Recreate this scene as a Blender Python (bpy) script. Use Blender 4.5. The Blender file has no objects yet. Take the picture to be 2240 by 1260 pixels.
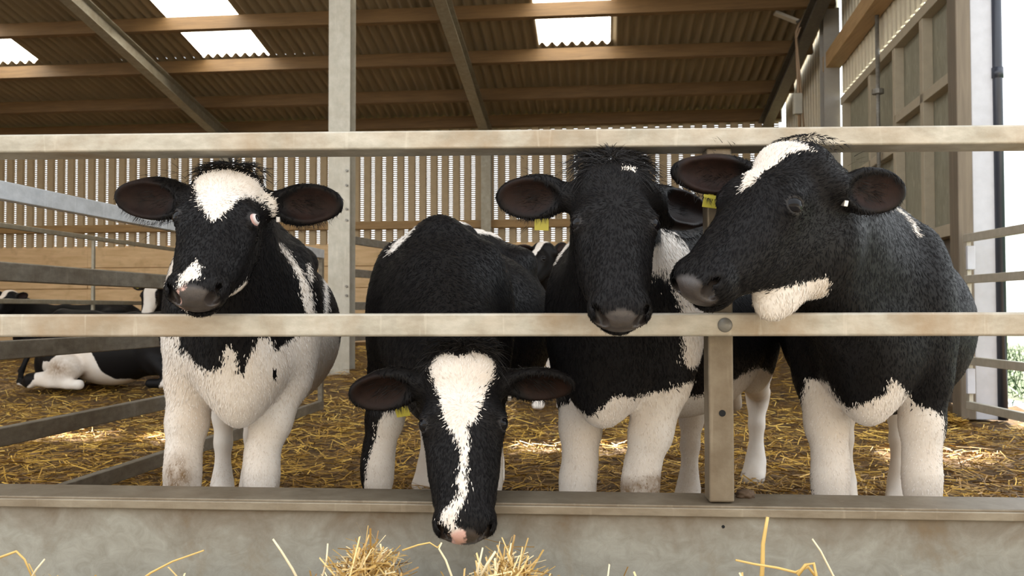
import bpy, bmesh, math, random
import numpy as np
from mathutils import Vector, Matrix

# ------------------------------------------------------------------ camera, sky, sun, exposure
S = bpy.context.scene
COL = S.collection
F_PX, W_PX, H_PX = 1900.0, 2240, 1260
CAM_Z = 0.85
cam = bpy.data.cameras.new('camera'); cam_o = bpy.data.objects.new('camera', cam); COL.objects.link(cam_o)
cam.sensor_width = 36.0; cam.lens = F_PX / W_PX * 36.0; cam.clip_start = 0.05; cam.clip_end = 400
cam_o.location = (0, 0, CAM_Z)
YAW, PITCH, ROLL = math.radians(2.1), math.radians(1.45), math.radians(-0.12)
CAM_R = Matrix.Rotation(YAW, 3, 'Z') @ Matrix.Rotation(math.pi/2 + PITCH, 3, 'X') @ Matrix.Rotation(ROLL, 3, 'Z')
cam_o.rotation_euler = CAM_R.to_euler()
cam.dof.use_dof = True; cam.dof.focus_distance = 2.45; cam.dof.aperture_fstop = 7.0
S.camera = cam_o

wd = bpy.data.worlds.new('sky'); S.world = wd; wd.use_nodes = True
nt = wd.node_tree; nt.nodes.clear()
wo = nt.nodes.new('ShaderNodeOutputWorld'); bg = nt.nodes.new('ShaderNodeBackground')
sky = nt.nodes.new('ShaderNodeTexSky'); sky.sky_type = 'HOSEK_WILKIE'; sky.turbidity = 6.0
sky.ground_albedo = 0.35
SUN_DIR = Vector((0.10, 0.62, 0.78)).normalized()          # towards the sun: behind the barn, high
sky.sun_direction = SUN_DIR
mx = nt.nodes.new('ShaderNodeMix'); mx.data_type = 'RGBA'; mx.inputs[0].default_value = 0.72
mx.inputs[7].default_value = (0.93, 0.97, 1.0, 1)           # thin white cloud over the blue
nt.links.new(sky.outputs[0], mx.inputs[6]); nt.links.new(mx.outputs[2], bg.inputs[0])
bg.inputs[1].default_value = 2.0
nt.links.new(bg.outputs[0], wo.inputs[0])
sun = bpy.data.lights.new('sun', 'SUN'); sun.energy = 15.0; sun.angle = math.radians(0.6); sun.color = (1.0, 0.90, 0.74)
sun_o = bpy.data.objects.new('sun', sun); COL.objects.link(sun_o)
sun_o.rotation_euler = SUN_DIR.to_track_quat('Z', 'Y').to_euler()

S.view_settings.view_transform = 'Standard'; S.view_settings.look = 'None'
S.view_settings.gamma = 1.0; S.view_settings.use_curve_mapping = False
S.view_settings.exposure = 0.85
S.cycles.use_denoising = True
S.cycles.max_bounces = 8; S.cycles.diffuse_bounces = 5; S.cycles.transparent_max_bounces = 12
S.cycles.sample_clamp_indirect = 6.0

# ------------------------------------------------------------------ frames
BA = math.radians(3.9)                                       # the barn stands a little askew to the feed barrier
RB = Matrix.Rotation(-BA, 4, 'Z')
def at(px, py, Y):
    """point on the ray of a photo pixel, at world depth Y"""
    d = CAM_R @ Vector(((px - W_PX/2)/F_PX, -(py - H_PX/2)/F_PX, -1.0))
    return Vector((0, 0, CAM_Z)) + d * (Y / d.y)
def proj(p):
    q = CAM_R.transposed() @ (Vector(p) - Vector((0, 0, CAM_Z)))
    return (W_PX/2 + F_PX*q.x/-q.z, H_PX/2 - F_PX*q.y/-q.z)

# ------------------------------------------------------------------ helpers: meshes and objects
class MB:
    def __init__(s): s.v = []; s.f = []
    def add(s, vs, fs):
        n = len(s.v); s.v += [tuple(v) for v in vs]; s.f += [tuple(n+i for i in f) for f in fs]; return s
    def box(s, x0, x1, y0, y1, z0, z1, M=None):
        vs = [Vector(c) for c in ((x0,y0,z0),(x1,y0,z0),(x1,y1,z0),(x0,y1,z0),(x0,y0,z1),(x1,y0,z1),(x1,y1,z1),(x0,y1,z1))]
        if M: vs = [M @ v for v in vs]
        return s.add(vs, ((0,3,2,1),(4,5,6,7),(0,1,5,4),(1,2,6,5),(2,3,7,6),(3,0,4,7)))
    def bar(s, a, b, w, h, up=(0,0,1)):
        """a straight bar of section w x h from a to b"""
        a, b = Vector(a), Vector(b); d = (b-a).normalized(); u = Vector(up)
        x = d.cross(u).normalized(); z = x.cross(d).normalized()
        M = Matrix(((x.x,d.x,z.x,a.x),(x.y,d.y,z.y,a.y),(x.z,d.z,z.z,a.z),(0,0,0,1)))
        return s.box(-w/2, w/2, 0, (b-a).length, -h/2, h/2, M)
    def tube(s, pts, r, n=8, cap=True):
        pts = [Vector(p) for p in pts]; rs = r if isinstance(r, (list, tuple)) else [r]*len(pts); vs = []; fs = []
        t0 = (pts[1]-pts[0]).normalized(); x = t0.orthogonal().normalized()
        for i, p in enumerate(pts):
            t = (pts[min(i+1, len(pts)-1)] - pts[max(i-1, 0)]).normalized()
            x = (x - t*x.dot(t)).normalized(); y = t.cross(x)
            for k in range(n):
                a = 2*math.pi*k/n; vs.append(p + (x*math.cos(a) + y*math.sin(a))*rs[i])
        for i in range(len(pts)-1):
            for k in range(n):
                fs.append((i*n+k, i*n+(k+1) % n, (i+1)*n+(k+1) % n, (i+1)*n+k))
        if cap: fs += [tuple(range(n))[::-1], tuple(range((len(pts)-1)*n, len(pts)*n))]
        return s.add(vs, fs)
    def ibeam(s, a, b, w, h, tf, tw, up):
        a, b, u = Vector(a), Vector(b), Vector(up)
        d = (b-a).normalized(); x = d.cross(u).normalized(); z = x.cross(d).normalized()
        pr = [(-w/2,-h/2),(w/2,-h/2),(w/2,-h/2+tf),(tw/2,-h/2+tf),(tw/2,h/2-tf),(w/2,h/2-tf),(w/2,h/2),(-w/2,h/2),(-w/2,h/2-tf),(-tw/2,h/2-tf),(-tw/2,-h/2+tf),(-w/2,-h/2+tf)]
        vs = [p + x*q[0] + z*q[1] for p in (a, b) for q in pr]
        fs = [(i, (i+1) % 12, 12+(i+1) % 12, 12+i) for i in range(12)]
        fs += [(0,11,2,1),(2,11,10,3),(3,10,9,4),(4,9,8,5),(5,8,7,6)]
        fs += [(12,13,14,23),(14,15,22,23),(15,16,21,22),(16,17,20,21),(17,18,19,20)]
        return s.add(vs, fs)
    def build(s, name, mat, parent=None, bevel=0, smooth=False, M=None):
        me = bpy.data.meshes.new(name); me.from_pydata(s.v, [], s.f); me.update()
        if M: me.transform(M)
        return link(name, me, mat, parent, bevel, smooth)
def link(name, me, mat, parent=None, bevel=0, smooth=False):
    o = bpy.data.objects.new(name, me); COL.objects.link(o)
    for m in (mat if isinstance(mat, (list, tuple)) else [mat]): me.materials.append(m)
    if parent:
        o.parent = parent; o.matrix_parent_inverse = parent.matrix_basis.inverted() if parent.type == 'EMPTY' else Matrix()
    if smooth: me.polygons.foreach_set('use_smooth', [True]*len(me.polygons))
    if bevel:
        b = o.modifiers.new('bevel', 'BEVEL'); b.width = bevel; b.segments = 3; b.limit_method = 'ANGLE'
        me.polygons.foreach_set('use_smooth', [True]*len(me.polygons)); b.harden_normals = True
    return o
def tag(o, label=None, cat=None, group=None, kind=None):
    if label: o['label'] = label
    if cat: o['category'] = cat
    if group: o['group'] = group
    if kind: o['kind'] = kind
    return o
def thing(name, label, cat, loc=(0,0,0), group=None):
    o = bpy.data.objects.new(name, None); COL.objects.link(o); o.location = loc; o.empty_display_size = 0.05
    return tag(o, label, cat, group)
def struct(o): o['kind'] = 'structure'; return o
def np_mesh(name, V, Q):
    """mesh from an (n,3) array and an (m,4 or 3) index array"""
    me = bpy.data.meshes.new(name); k = Q.shape[1]
    me.vertices.add(len(V)); me.vertices.foreach_set('co', np.ascontiguousarray(V, np.float32).ravel())
    me.loops.add(Q.size); me.loops.foreach_set('vertex_index', np.ascontiguousarray(Q, np.int32).ravel())
    me.polygons.add(len(Q)); me.polygons.foreach_set('loop_start', np.arange(0, Q.size, k, dtype=np.int32))
    me.update(calc_edges=True); return me

# ------------------------------------------------------------------ materials
class NB:
    def __init__(s, name):
        s.m = bpy.data.materials.new(name); s.m.use_nodes = True; s.t = s.m.node_tree; s.t.nodes.clear()
        s.out = s.n('ShaderNodeOutputMaterial'); s.p = s.n('ShaderNodeBsdfPrincipled'); s.l(s.p.outputs[0], s.out.inputs[0])
    def n(s, t, **k):
        o = s.t.nodes.new(t)
        for a, b in k.items(): setattr(o, a, b)
        return o
    def l(s, a, b): s.t.links.new(a, b)
    def coord(s, scale=(1,1,1), kind='Object', rot=(0,0,0)):
        c = s.n('ShaderNodeTexCoord'); m = s.n('ShaderNodeMapping'); m.inputs[3].default_value = scale; m.inputs[2].default_value = rot
        s.l(c.outputs[kind], m.inputs[0]); return m.outputs[0]
    def noise(s, vec, scale, detail=4, rough=0.55, dist=0.0):
        o = s.n('ShaderNodeTexNoise'); o.inputs['Scale'].default_value = scale; o.inputs['Detail'].default_value = detail
        o.inputs['Roughness'].default_value = rough; o.inputs['Distortion'].default_value = dist
        if vec: s.l(vec, o.inputs['Vector'])
        return o.outputs[0]
    def ramp(s, fac, stops):
        o = s.n('ShaderNodeValToRGB'); e = o.color_ramp.elements
        while len(e) < len(stops): e.new(0.5)
        for i, (p, c) in enumerate(stops): e[i].position = p; e[i].color = (*c, 1) if len(c) == 3 else c
        s.l(fac, o.inputs[0]); return o.outputs[0]
    def mix(s, fac, a, b, mode='MIX'):
        o = s.n('ShaderNodeMix', data_type='RGBA', blend_type=mode)
        for v, i in ((fac, 0), (a, 6), (b, 7)):
            if hasattr(v, 'is_linked'): s.l(v, o.inputs[i])
            else: o.inputs[i].default_value = v if i == 0 or len(v) == 4 else (*v, 1)
        return o.outputs[2]
    def math(s, op, a, b=0.0, clamp=False):
        o = s.n('ShaderNodeMath', operation=op, use_clamp=clamp)
        for v, i in ((a, 0), (b, 1)):
            if hasattr(v, 'is_linked'): s.l(v, o.inputs[i])
            else: o.inputs[i].default_value = v
        return o.outputs[0]
    def attr(s, name, out='Fac'):
        o = s.n('ShaderNodeAttribute', attribute_name=name); return o.outputs[out]
    def sep(s, vec):
        o = s.n('ShaderNodeSeparateXYZ'); s.l(vec, o.inputs[0]); return o.outputs
    def bump(s, h, strength=0.3, dist=0.01):
        o = s.n('ShaderNodeBump'); o.inputs['Strength'].default_value = strength; o.inputs['Distance'].default_value = dist
        s.l(h, o.inputs['Height']); s.l(o.outputs[0], s.p.inputs['Normal'])
    def done(s, color=None, rough=None, metal=None, spec=None):
        for v, k in ((color, 'Base Color'), (rough, 'Roughness'), (metal, 'Metallic'), (spec, 'Specular IOR Level')):
            if v is None: continue
            if hasattr(v, 'is_linked'): s.l(v, s.p.inputs[k])
            else: s.p.inputs[k].default_value = (*v, 1) if k == 'Base Color' else v
        return s.m
def plain(name, c, rough=0.6, metal=0.0, spec=0.5):
    b = NB(name); v = b.noise(b.coord(), 14, 3)
    return b.done(b.mix(v, tuple(x*0.85 for x in c), tuple(min(1, x*1.12) for x in c)), rough, metal, spec)
def steel(name, light, dark, stain, amount=0.5, streak=(3,3,3), rough=0.5, metal=0.35, scale=7):
    """weathered galvanised steel: blotched spangle, brown stains, pale run marks"""
    b = NB(name); c = b.coord(streak)
    n1 = b.noise(c, scale, 6, 0.65); n2 = b.noise(b.coord(), 3.1, 5, 0.6, 0.6); n3 = b.noise(b.coord((40,40,3)), 1.2, 3)
    base = b.mix(b.ramp(n1, [(0.35, (0,0,0)), (0.68, (1,1,1))]), dark, light)
    st = b.math('MULTIPLY', b.ramp(n2, [(0.42, (0,0,0)), (0.72, (1,1,1))]), amount)
    base = b.mix(st, base, stain)
    run = b.math('MULTIPLY', b.ramp(n3, [(0.62, (0,0,0)), (0.74, (1,1,1))]), 0.35)
    base = b.mix(run, base, tuple(min(1, x*1.25) for x in light))
    b.bump(b.noise(b.coord(), 90, 4), 0.12, 0.004)
    return b.done(base, rough, metal)
def timber(name, a, bcol, along='X', rough=0.65):
    b = NB(name); sc = {'X': (0.6, 9, 9), 'Y': (9, 0.6, 9), 'Z': (9, 9, 0.6)}[along]
    n = b.noise(b.coord(sc), 3.0, 6, 0.6, 0.4); k = b.noise(b.coord(), 2.2, 3)
    col = b.mix(b.ramp(n, [(0.3, (0,0,0)), (0.7, (1,1,1))]), a, bcol)
    col = b.mix(b.math('MULTIPLY', k, 0.35), col, tuple(x*0.55 for x in a))
    b.bump(n, 0.25, 0.004); return b.done(col, rough)
# ------------------------------------------------------------------ the setting: bedding, passage, walls, roof
M_GALV = steel('galvanised', (0.53,0.49,0.415), (0.33,0.30,0.24), (0.27,0.165,0.075), 0.75, (1.0,1.0,2.2), 0.5, 0.3, 9)
M_GALV2 = steel('galvanised_grey', (0.29,0.28,0.255), (0.19,0.18,0.16), (0.15,0.11,0.065), 0.45, (2,2,4))
b = NB('trough_steel'); zc = b.sep(b.coord())[2]; n1 = b.noise(b.coord(), 4.2, 6, 0.65, 0.5); n2 = b.noise(b.coord((1,1,1.3)), 21, 6, 0.7, 0.8); n3 = b.noise(b.coord((26,26,2.5)), 1.4, 3)
tb = b.mix(b.ramp(n2, [(0.3, (0,0,0)), (0.72, (1,1,1))]), (0.25,0.235,0.195), (0.36,0.35,0.305))
lip = b.math('ADD', b.math('MULTIPLY', b.math('SUBTRACT', zc, 0.245), 9.0), b.math('MULTIPLY', b.math('SUBTRACT', n1, 0.5), 3.2), True)   # splashed dirt under the lip
tb = b.mix(b.math('MULTIPLY', lip, b.math('ADD', 0.55, b.math('MULTIPLY', n2, 0.5))), tb, (0.125,0.082,0.045))
tb = b.mix(b.math('MULTIPLY', b.ramp(n1, [(0.56, (0,0,0)), (0.75, (1,1,1))]), 0.4), tb, (0.26,0.18,0.09))
tb = b.mix(b.math('MULTIPLY', b.ramp(n3, [(0.66, (0,0,0)), (0.8, (1,1,1))]), 0.25), tb, (0.12,0.10,0.08))
b.bump(n2, 0.1, 0.003); M_TROUGH = b.done(tb, 0.5, 0.15)
M_POST = steel('post_steel', (0.24,0.20,0.145), (0.16,0.125,0.085), (0.13,0.085,0.045), 0.5, (2,2,2))
M_COLUMN = steel('column_steel', (0.52,0.49,0.42), (0.42,0.395,0.33), (0.30,0.24,0.16), 0.3, (2,2,1.5))
M_RAFTER = steel('rafter_steel', (0.34,0.315,0.25), (0.25,0.225,0.17), (0.20,0.15,0.09), 0.3, (2,2,2))
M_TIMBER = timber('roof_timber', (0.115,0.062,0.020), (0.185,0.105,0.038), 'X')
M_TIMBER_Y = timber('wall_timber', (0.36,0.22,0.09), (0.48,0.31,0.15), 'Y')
M_CLAD = plain('wall_sheet', (0.42,0.32,0.19), 0.7)
M_CREAM = plain('cream_cladding', (0.66,0.60,0.46), 0.6)
M_DARK = plain('dark_steel', (0.10,0.09,0.08), 0.5)
M_WHITE = plain('white_flashing', (0.50,0.51,0.56), 0.5)
M_PIPE = plain('drainpipe_plastic', (0.025,0.03,0.045), 0.35)

def barn(x, y, z=0.0): return RB @ Vector((x, y, z))          # barn coordinates to world
def zb(v): return CAM_Z + v                                   # height given from the camera's level
def ground_h(x, y):
    """height of the straw bed: level near the barrier, rising to the back"""
    t = np.clip((np.asarray(y, float) - 6.5) / 5.0, 0, 1)
    return 0.30 * t*t*(3-2*t) + 0.02*np.sin(np.asarray(x, float)*2.1+1.0)*np.sin(np.asarray(y, float)*1.7)

# straw bed
nx, ny = 150, 120
gx, gy = np.meshgrid(np.linspace(-13.5, 4.0, nx), np.linspace(2.42, 16.6, ny), indexing='ij')
rng = np.random.default_rng(5)
gz = ground_h(gx, gy) + rng.normal(0, 0.012, gx.shape) - 0.015
idx = np.arange(nx*ny).reshape(nx, ny)
Q = np.stack([idx[:-1,:-1], idx[1:,:-1], idx[1:,1:], idx[:-1,1:]], -1).reshape(-1, 4)
b = NB('straw_bed'); v = b.noise(b.coord((1,2.2,1)), 34, 8, 0.75, 0.8); w = b.noise(b.coord(), 1.6, 4)
col = b.ramp(v, [(0.30, (0.052,0.023,0.007)), (0.46, (0.20,0.10,0.018)), (0.60, (0.42,0.235,0.042)), (0.74, (0.62,0.39,0.09))])
col = b.mix(b.ramp(w, [(0.40, (0.75,0.75,0.75)), (0.66, (0,0,0))]), (0.11,0.06,0.025), col)
b.bump(v, 0.9, 0.04)
floor = struct(link('floor', np_mesh('floor', np.stack([gx, gy, gz], -1).reshape(-1, 3), Q), b.done(col, 0.8), smooth=True))

def straws(n, pos, lmin, lmax, wid, seed, lift=0.5):
    """n thin bent blades: vertex and quad arrays plus a tone per vertex; pos(k, rng) gives base points"""
    r = np.random.default_rng(seed); P = pos(n, r); L = r.uniform(lmin, lmax, n)
    az = r.uniform(0, 2*np.pi, n); el = r.normal(0.06, 0.17*lift*2, n)
    d = np.stack([np.cos(az)*np.cos(el), np.sin(az)*np.cos(el), np.sin(el)], -1)
    side = np.stack([-np.sin(az), np.cos(az), r.normal(0, 0.6, n)], -1); side /= np.linalg.norm(side, axis=1)[:, None]
    bend = r.normal(0, 0.12, n)[:, None]*np.stack([-np.sin(az), np.cos(az), r.normal(0, .5, n)], -1)
    w = (r.uniform(0.6, 1.2, n)*wid/2)[:, None]*side; V = []
    for t in (-0.5, 0.0, 0.5):
        c = P + d*(L*t)[:, None] + bend*(L*(0.25 - t*t))[:, None]
        V += [c - w, c + w]
    V = np.stack(V, 1); base = (np.arange(n)*6)[:, None]
    Q = np.concatenate([base + np.array([[0,1,3,2]]), base + np.array([[2,3,5,4]])])
    return V.reshape(-1, 3), Q, np.repeat(r.uniform(0, 1, n), 6)
def straw_obj(name, V, Q, tone, mat):
    me = np_mesh(name, V, Q); a = me.attributes.new('tone', 'FLOAT', 'POINT'); a.data.foreach_set('value', tone.astype(np.float32))
    return link(name, me, mat)
b = NB('straw'); t = b.attr('tone')
M_STRAW = b.done(b.ramp(t, [(0.0, (0.090,0.040,0.009)), (0.4, (0.31,0.16,0.022)), (0.75, (0.62,0.37,0.055)), (1.0, (0.92,0.64,0.17))]), 0.55)
def bed(n, r):
    y = 2.46 + (r.uniform(0, 1, n)**1.9)*10.5; x = r.uniform(-1, 1, n)*(0.9 + y*0.66) + y*0.035
    x = np.clip(x, -12.5, np.where(y > 6.6, 2.66, 3.15) + 0.068*y)
    return np.stack([x, y, ground_h(x, y) + r.uniform(-0.012, 0.035, n)], -1)
V, Q, T = straws(90000, bed, 0.035, 0.16, 0.0055, 3)
T = T*(0.60 + 0.4*np.clip((V[:, 1]-2.8)/3.5, 0, 1))          # the bed is older and browner by the trough
tag(straw_obj('straw_bedding', V, Q, T, M_STRAW), 'loose golden straw bedding strewn over the barn floor', 'straw', kind='stuff')

# unseen dark wall behind the viewer, added to block low sky light
struct(MB().box(-16, 16, -7.2, -7.0, 0.0, 4.6).build('wall_sky_blocker', plain('sky_blocker_dark', (0.22,0.20,0.17), 0.8)))
# feed passage in front of the barrier and ground outside to the right
struct(MB().box(-16, 16, -7, 2.20, -0.06, 0.10).build('floor_passage', plain('passage_concrete', (0.40,0.37,0.32), 0.8)))
b = NB('grass'); n1 = b.noise(b.coord(), 9, 6, 0.7); n2 = b.noise(b.coord(), 0.6, 3)
gc = b.ramp(n1, [(0.3, (0.010,0.030,0.004)), (0.55, (0.024,0.065,0.011)), (0.8, (0.06,0.10,0.028))])
M_GRASS = b.done(b.mix(b.ramp(n2, [(0.5, (0,0,0)), (0.8, (1,1,1))]), gc, (0.05,0.06,0.03)), 0.8)
g = MB()
g.add([(4.05,-6,0.02),(70,-6,0.02),(70,120,0.3),(4.6,120,0.3)], [(0,1,2,3)])
g.add([(-60,17.3,0.02),(4.6,16.2,0.02),(4.6,120,0.3),(-60,120,0.3)], [(0,1,2,3)])
struct(g.build('ground', M_GRASS))
def outdoor(n, r):
    x = 4.2 + r.uniform(0, 1, n)**1.5*9; y = r.uniform(3.5, 17, n); return np.stack([x, y, np.full(n, 0.09)], -1)
V, Q, T = straws(9000, outdoor, 0.12, 0.34, 0.012, 8, 3.2)
b = NB('grass_blade'); M_BLADE = b.done(b.ramp(b.attr('tone'), [(0, (0.012,0.04,0.005)), (0.6, (0.035,0.09,0.015)), (1, (0.085,0.13,0.045))]), 0.6)
tag(straw_obj('grass', V, Q, T, M_BLADE), 'bright green grass growing outside beyond the steel gate', 'grass', kind='stuff')
def hedge_pos(n, r):
    x = r.uniform(-16, 4.6, n); top = 1.6 + 1.1*np.clip((x+1.0)/3.5, 0, 1) + 0.35*np.sin(x*1.9)
    return np.stack([x, 20 + r.uniform(0, 1.6, n), r.uniform(0, 1, n)**0.7*top], -1)
V, Q, T = straws(26000, hedge_pos, 0.10, 0.26, 0.13, 9, 3.0)
b = NB('hedge_leaf'); M_LEAF = b.done(b.ramp(b.attr('tone'), [(0, (0.05,0.11,0.015)), (0.6, (0.24,0.36,0.06)), (1, (0.55,0.60,0.14))]), 0.6)
tag(straw_obj('hedge', V, Q, T, M_LEAF), 'sunlit green hedge seen through slots of the back wall', 'hedge', kind='stuff')

# back wall: sleeper dado, timber rail, slotted sheeting
YB = 15.0; XL, XR = -13.6, 3.05
b = NB('dado_boards'); n1 = b.noise(b.coord((0.8,1,5)), 2.5, 6, 0.6, 0.5); n2 = b.noise(b.coord(), 5, 4)
dc = b.mix(b.ramp(n1, [(0.3, (0,0,0)), (0.72, (1,1,1))]), (0.58,0.39,0.20), (0.76,0.55,0.32))
dc = b.mix(b.math('MULTIPLY', b.ramp(n2, [(0.55, (0,0,0)), (0.8, (1,1,1))]), 0.5), dc, (0.33,0.20,0.09)); M_DADO = b.done(dc, 0.75)
wall = MB()
for k in range(5):
    z0 = 0.1 + k*0.385
    for j in range(8):
        x0 = XL + j*2.1; wall.box(x0+0.004, min(x0+2.096, XR), YB + (0.012 if (j+k) % 2 else 0), YB+0.10, z0, z0+0.372, RB)
wall.box(XL, XR, YB+0.05, YB+0.14, 0, 2.03, RB)
struct(wall.build('wall_back', M_DADO, bevel=0.006))
sheet = MB(); PITCH_S = 0.20; x = XL
while x < XR - PITCH_S:
    z0, z1 = zb(1.10), zb(3.28)
    sheet.box(x, x+0.066, YB+0.02, YB+0.026, z0, z1, RB)          # crown of the rib
    sheet.box(x-0.022, x, YB+0.02, YB+0.075, z0, z1, RB); sheet.box(x+0.066, x+0.09, YB+0.02, YB+0.075, z0, z1, RB)
    sheet.box(x+0.09, x+0.104, YB+0.07, YB+0.076, z0, z1, RB); sheet.box(x+0.168, x+PITCH_S-0.022, YB+0.07, YB+0.076, z0, z1, RB)
    z = z0
    while z < z1:                                                   # the perforated trough: narrow bridges across the slot
        sheet.box(x+0.104, x+0.168, YB+0.07, YB+0.074, z, z+0.026, RB); z += 0.036
    x += PITCH_S
struct(sheet.build('wall_back_sheeting', M_CLAD))
struct(MB().box(XL, XR, YB-0.09, YB+0.02, zb(1.43), zb(1.56), RB).build('trim_back_rail', timber('rail_timber', (0.27,0.16,0.06), (0.40,0.25,0.10)), bevel=0.006))
struct(MB().box(XL, XR, YB+0.16, YB+0.20, zb(3.2), zb(3.5), RB).build('trim_eave', M_DARK))

# left wall (outside the frame, closes the barn)
struct(MB().box(XL-0.12, XL, 3.0, YB+0.1, 0, 5.2, RB).build('wall_left', M_DADO))

# right wall, gable side: column to column
XW = 3.08
RW = RB @ Matrix.Translation((XW, 11.6, 0)) @ Matrix.Rotation(-0.055, 4, 'Z') @ Matrix.Translation((-XW, -11.6, 0))   # the front bay of the wall leans in a little
def bw(x, y, z): return RW @ Vector((x, y, z))
def ribbed(mb, y0, y1, z0, z1, pitch=0.16, x=XW, depth=0.045):
    y = y0
    while y < y1 - 0.01:
        ye = min(y+pitch, y1); w = ye-y
        pr = [(x, y), (x, y+w*0.42), (x+depth, y+w*0.55), (x+depth, y+w*0.87), (x, ye)]
        for (xa, ya), (xb_, yb_) in zip(pr, pr[1:]):
            g_ = bw if y0 < 11 else barn
            mb.add([g_(xa, ya, z0), g_(xb_, yb_, z0), g_(xb_, yb_, z1), g_(xa, ya, z1)], [(0,1,2,3)])
        y = ye
m = MB(); ribbed(m, 11.75, YB, zb(-0.85), zb(4.7)); ribbed(m, 7.2, 11.5, zb(2.78), zb(6.6))
struct(m.build('wall_right', M_CREAM))
b = NB('sheeted_panel'); n1 = b.noise(b.coord((3,3,1)), 6, 6, 0.65); n2 = b.noise(b.coord((14,14,3)), 2.2, 3)
pc = b.mix(b.ramp(n1, [(0.35, (0,0,0)), (0.7, (1,1,1))]), (0.215,0.205,0.15), (0.30,0.285,0.215))
pc = b.mix(b.math('MULTIPLY', b.ramp(n2, [(0.63, (0,0,0)), (0.70, (1,1,1))]), 0.55), pc, (0.50,0.46,0.36)); M_PANEL = b.done(pc, 0.6)
M_FRAME = plain('panel_frame', (0.40,0.345,0.255), 0.6)
m = MB(); m.box(XW+0.07, XW+0.10, 7.25, 11.45, zb(0.62), zb(2.66), RW)
struct(m.build('wall_right_panel', M_PANEL))
m = MB()
for y in (7.30, 8.15, 9.05, 10.05, 11.40): m.box(XW-0.02, XW+0.07, y-0.05, y+0.05, zb(0.62), zb(2.66), RW)
m.box(XW-0.03, XW+0.07, 7.2, 11.48, zb(2.62), zb(2.72), RW); m.box(XW-0.03, XW+0.07, 7.2, 11.48, zb(0.60), zb(0.70), RW)
m.box(XW-0.02, XW+0.07, 7.2, 9.05, zb(1.86), zb(1.95), RW); m.box(XW-0.02, XW+0.07, 9.05, 11.45, zb(1.58), zb(1.67), RW)
struct(m.build('trim_panel_frame', M_FRAME, bevel=0.005))
struct(MB().box(XW+0.08, XW+0.12, 7.2, 11.5, 0.05, zb(0.62), RW).build('wall_right_base', M_DARK))

# roof: corrugated sheeting with rooflight openings, eave at the back, open at the front
SL = 0.20; Z_SH = 3.42
def roof_z(y): return zb(Z_SH + SL*(YB - y))
PIT = 0.146; XR0, XR1 = -13.87, 3.05
ROWS = [(15.35, 12.62), (12.72, 10.02), (10.12, 7.4), (7.5, 4.8), (4.9, 2.4)]      # lapped sheets, eave upwards
LIGHTS = [(-9.71, -8.75), (-6.06, -5.02), (-0.92, 0.12)]                             # rooflights of the second row of sheets
SLOTS = [(-3.45, -2.45), (-0.15, 0.72), (2.0, 2.95)]                                # unseen roof openings above the frame, added to let sun patches through
def corr(x): return 0.031*np.cos(2*np.pi*x/PIT)
def sheet_grid(x0, x1, ya, yb_, lift):
    n = max(2, int(round((x1-x0)/PIT*8))); xs = np.linspace(x0, x1, n+1)
    V = []
    for y in (ya, yb_):
        V.append(np.stack([xs, np.full_like(xs, y), roof_z(y) + corr(xs) + lift + (0.03 if y == yb_ else 0.0)*0], -1))
    V = np.concatenate(V); i = np.arange(n); Q = np.stack([i, i+1, n+1+i+1, n+1+i], -1); return V, Q
allV, allQ, off = [], [], 0
win = {}
for r, (ya, yb_) in enumerate(ROWS):
    holes = LIGHTS if r == 1 else (SLOTS if r == 2 else [])
    edges = [XR0] + [e for h in holes for e in h] + [XR1]
    spans = list(zip(edges[::2], edges[1::2]))
    def put(x0, x1, y0, y1):
        global off
        V, Q = sheet_grid(x0, x1, y0, y1, 0.012*r); allV.append(V); allQ.append(Q+off); off += len(V)
    for x0, x1 in spans: put(x0, x1, ya, yb_)
    if r == 2:
        for h, (u0, u1) in zip(holes, ((10.10, 9.72), (9.72, 9.48), (9.74, 9.44))): put(h[0], h[1], ya, u0); put(h[0], h[1], u1, yb_)
Vr = np.concatenate(allV); me = np_mesh('ceiling', (np.array(RB.to_3x3()) @ Vr.T).T, np.concatenate(allQ))
b = NB('fibre_cement'); n1 = b.noise(b.coord((6,0.8,1)), 2.0, 5, 0.6)
struct(link('ceiling', me, b.done(b.mix(n1, (0.19,0.142,0.080), (0.32,0.25,0.155)), 0.85), smooth=True))
b = NB('rooflight_sheet'); tr = b.n('ShaderNodeBsdfTranslucent'); tp = b.n('ShaderNodeBsdfTransparent'); ms = b.n('ShaderNodeMixShader')
tr.inputs[0].default_value = (0.97,0.96,0.92,1); tp.inputs[0].default_value = (0.9,0.92,0.95,1); ms.inputs[0].default_value = 0.06
b.l(tr.outputs[0], ms.inputs[1]); b.l(tp.outputs[0], ms.inputs[2]); b.l(ms.outputs[0], b.out.inputs[0]); M_LIGHT = b.m
for k, (x0, x1) in enumerate(LIGHTS):
    V, Q = sheet_grid(x0, x1, 12.72, 10.02, 0.012)
    struct(link('window_%d' % (k+1), np_mesh('window', (np.array(RB.to_3x3()) @ V.T).T, Q), M_LIGHT, smooth=True))

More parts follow.
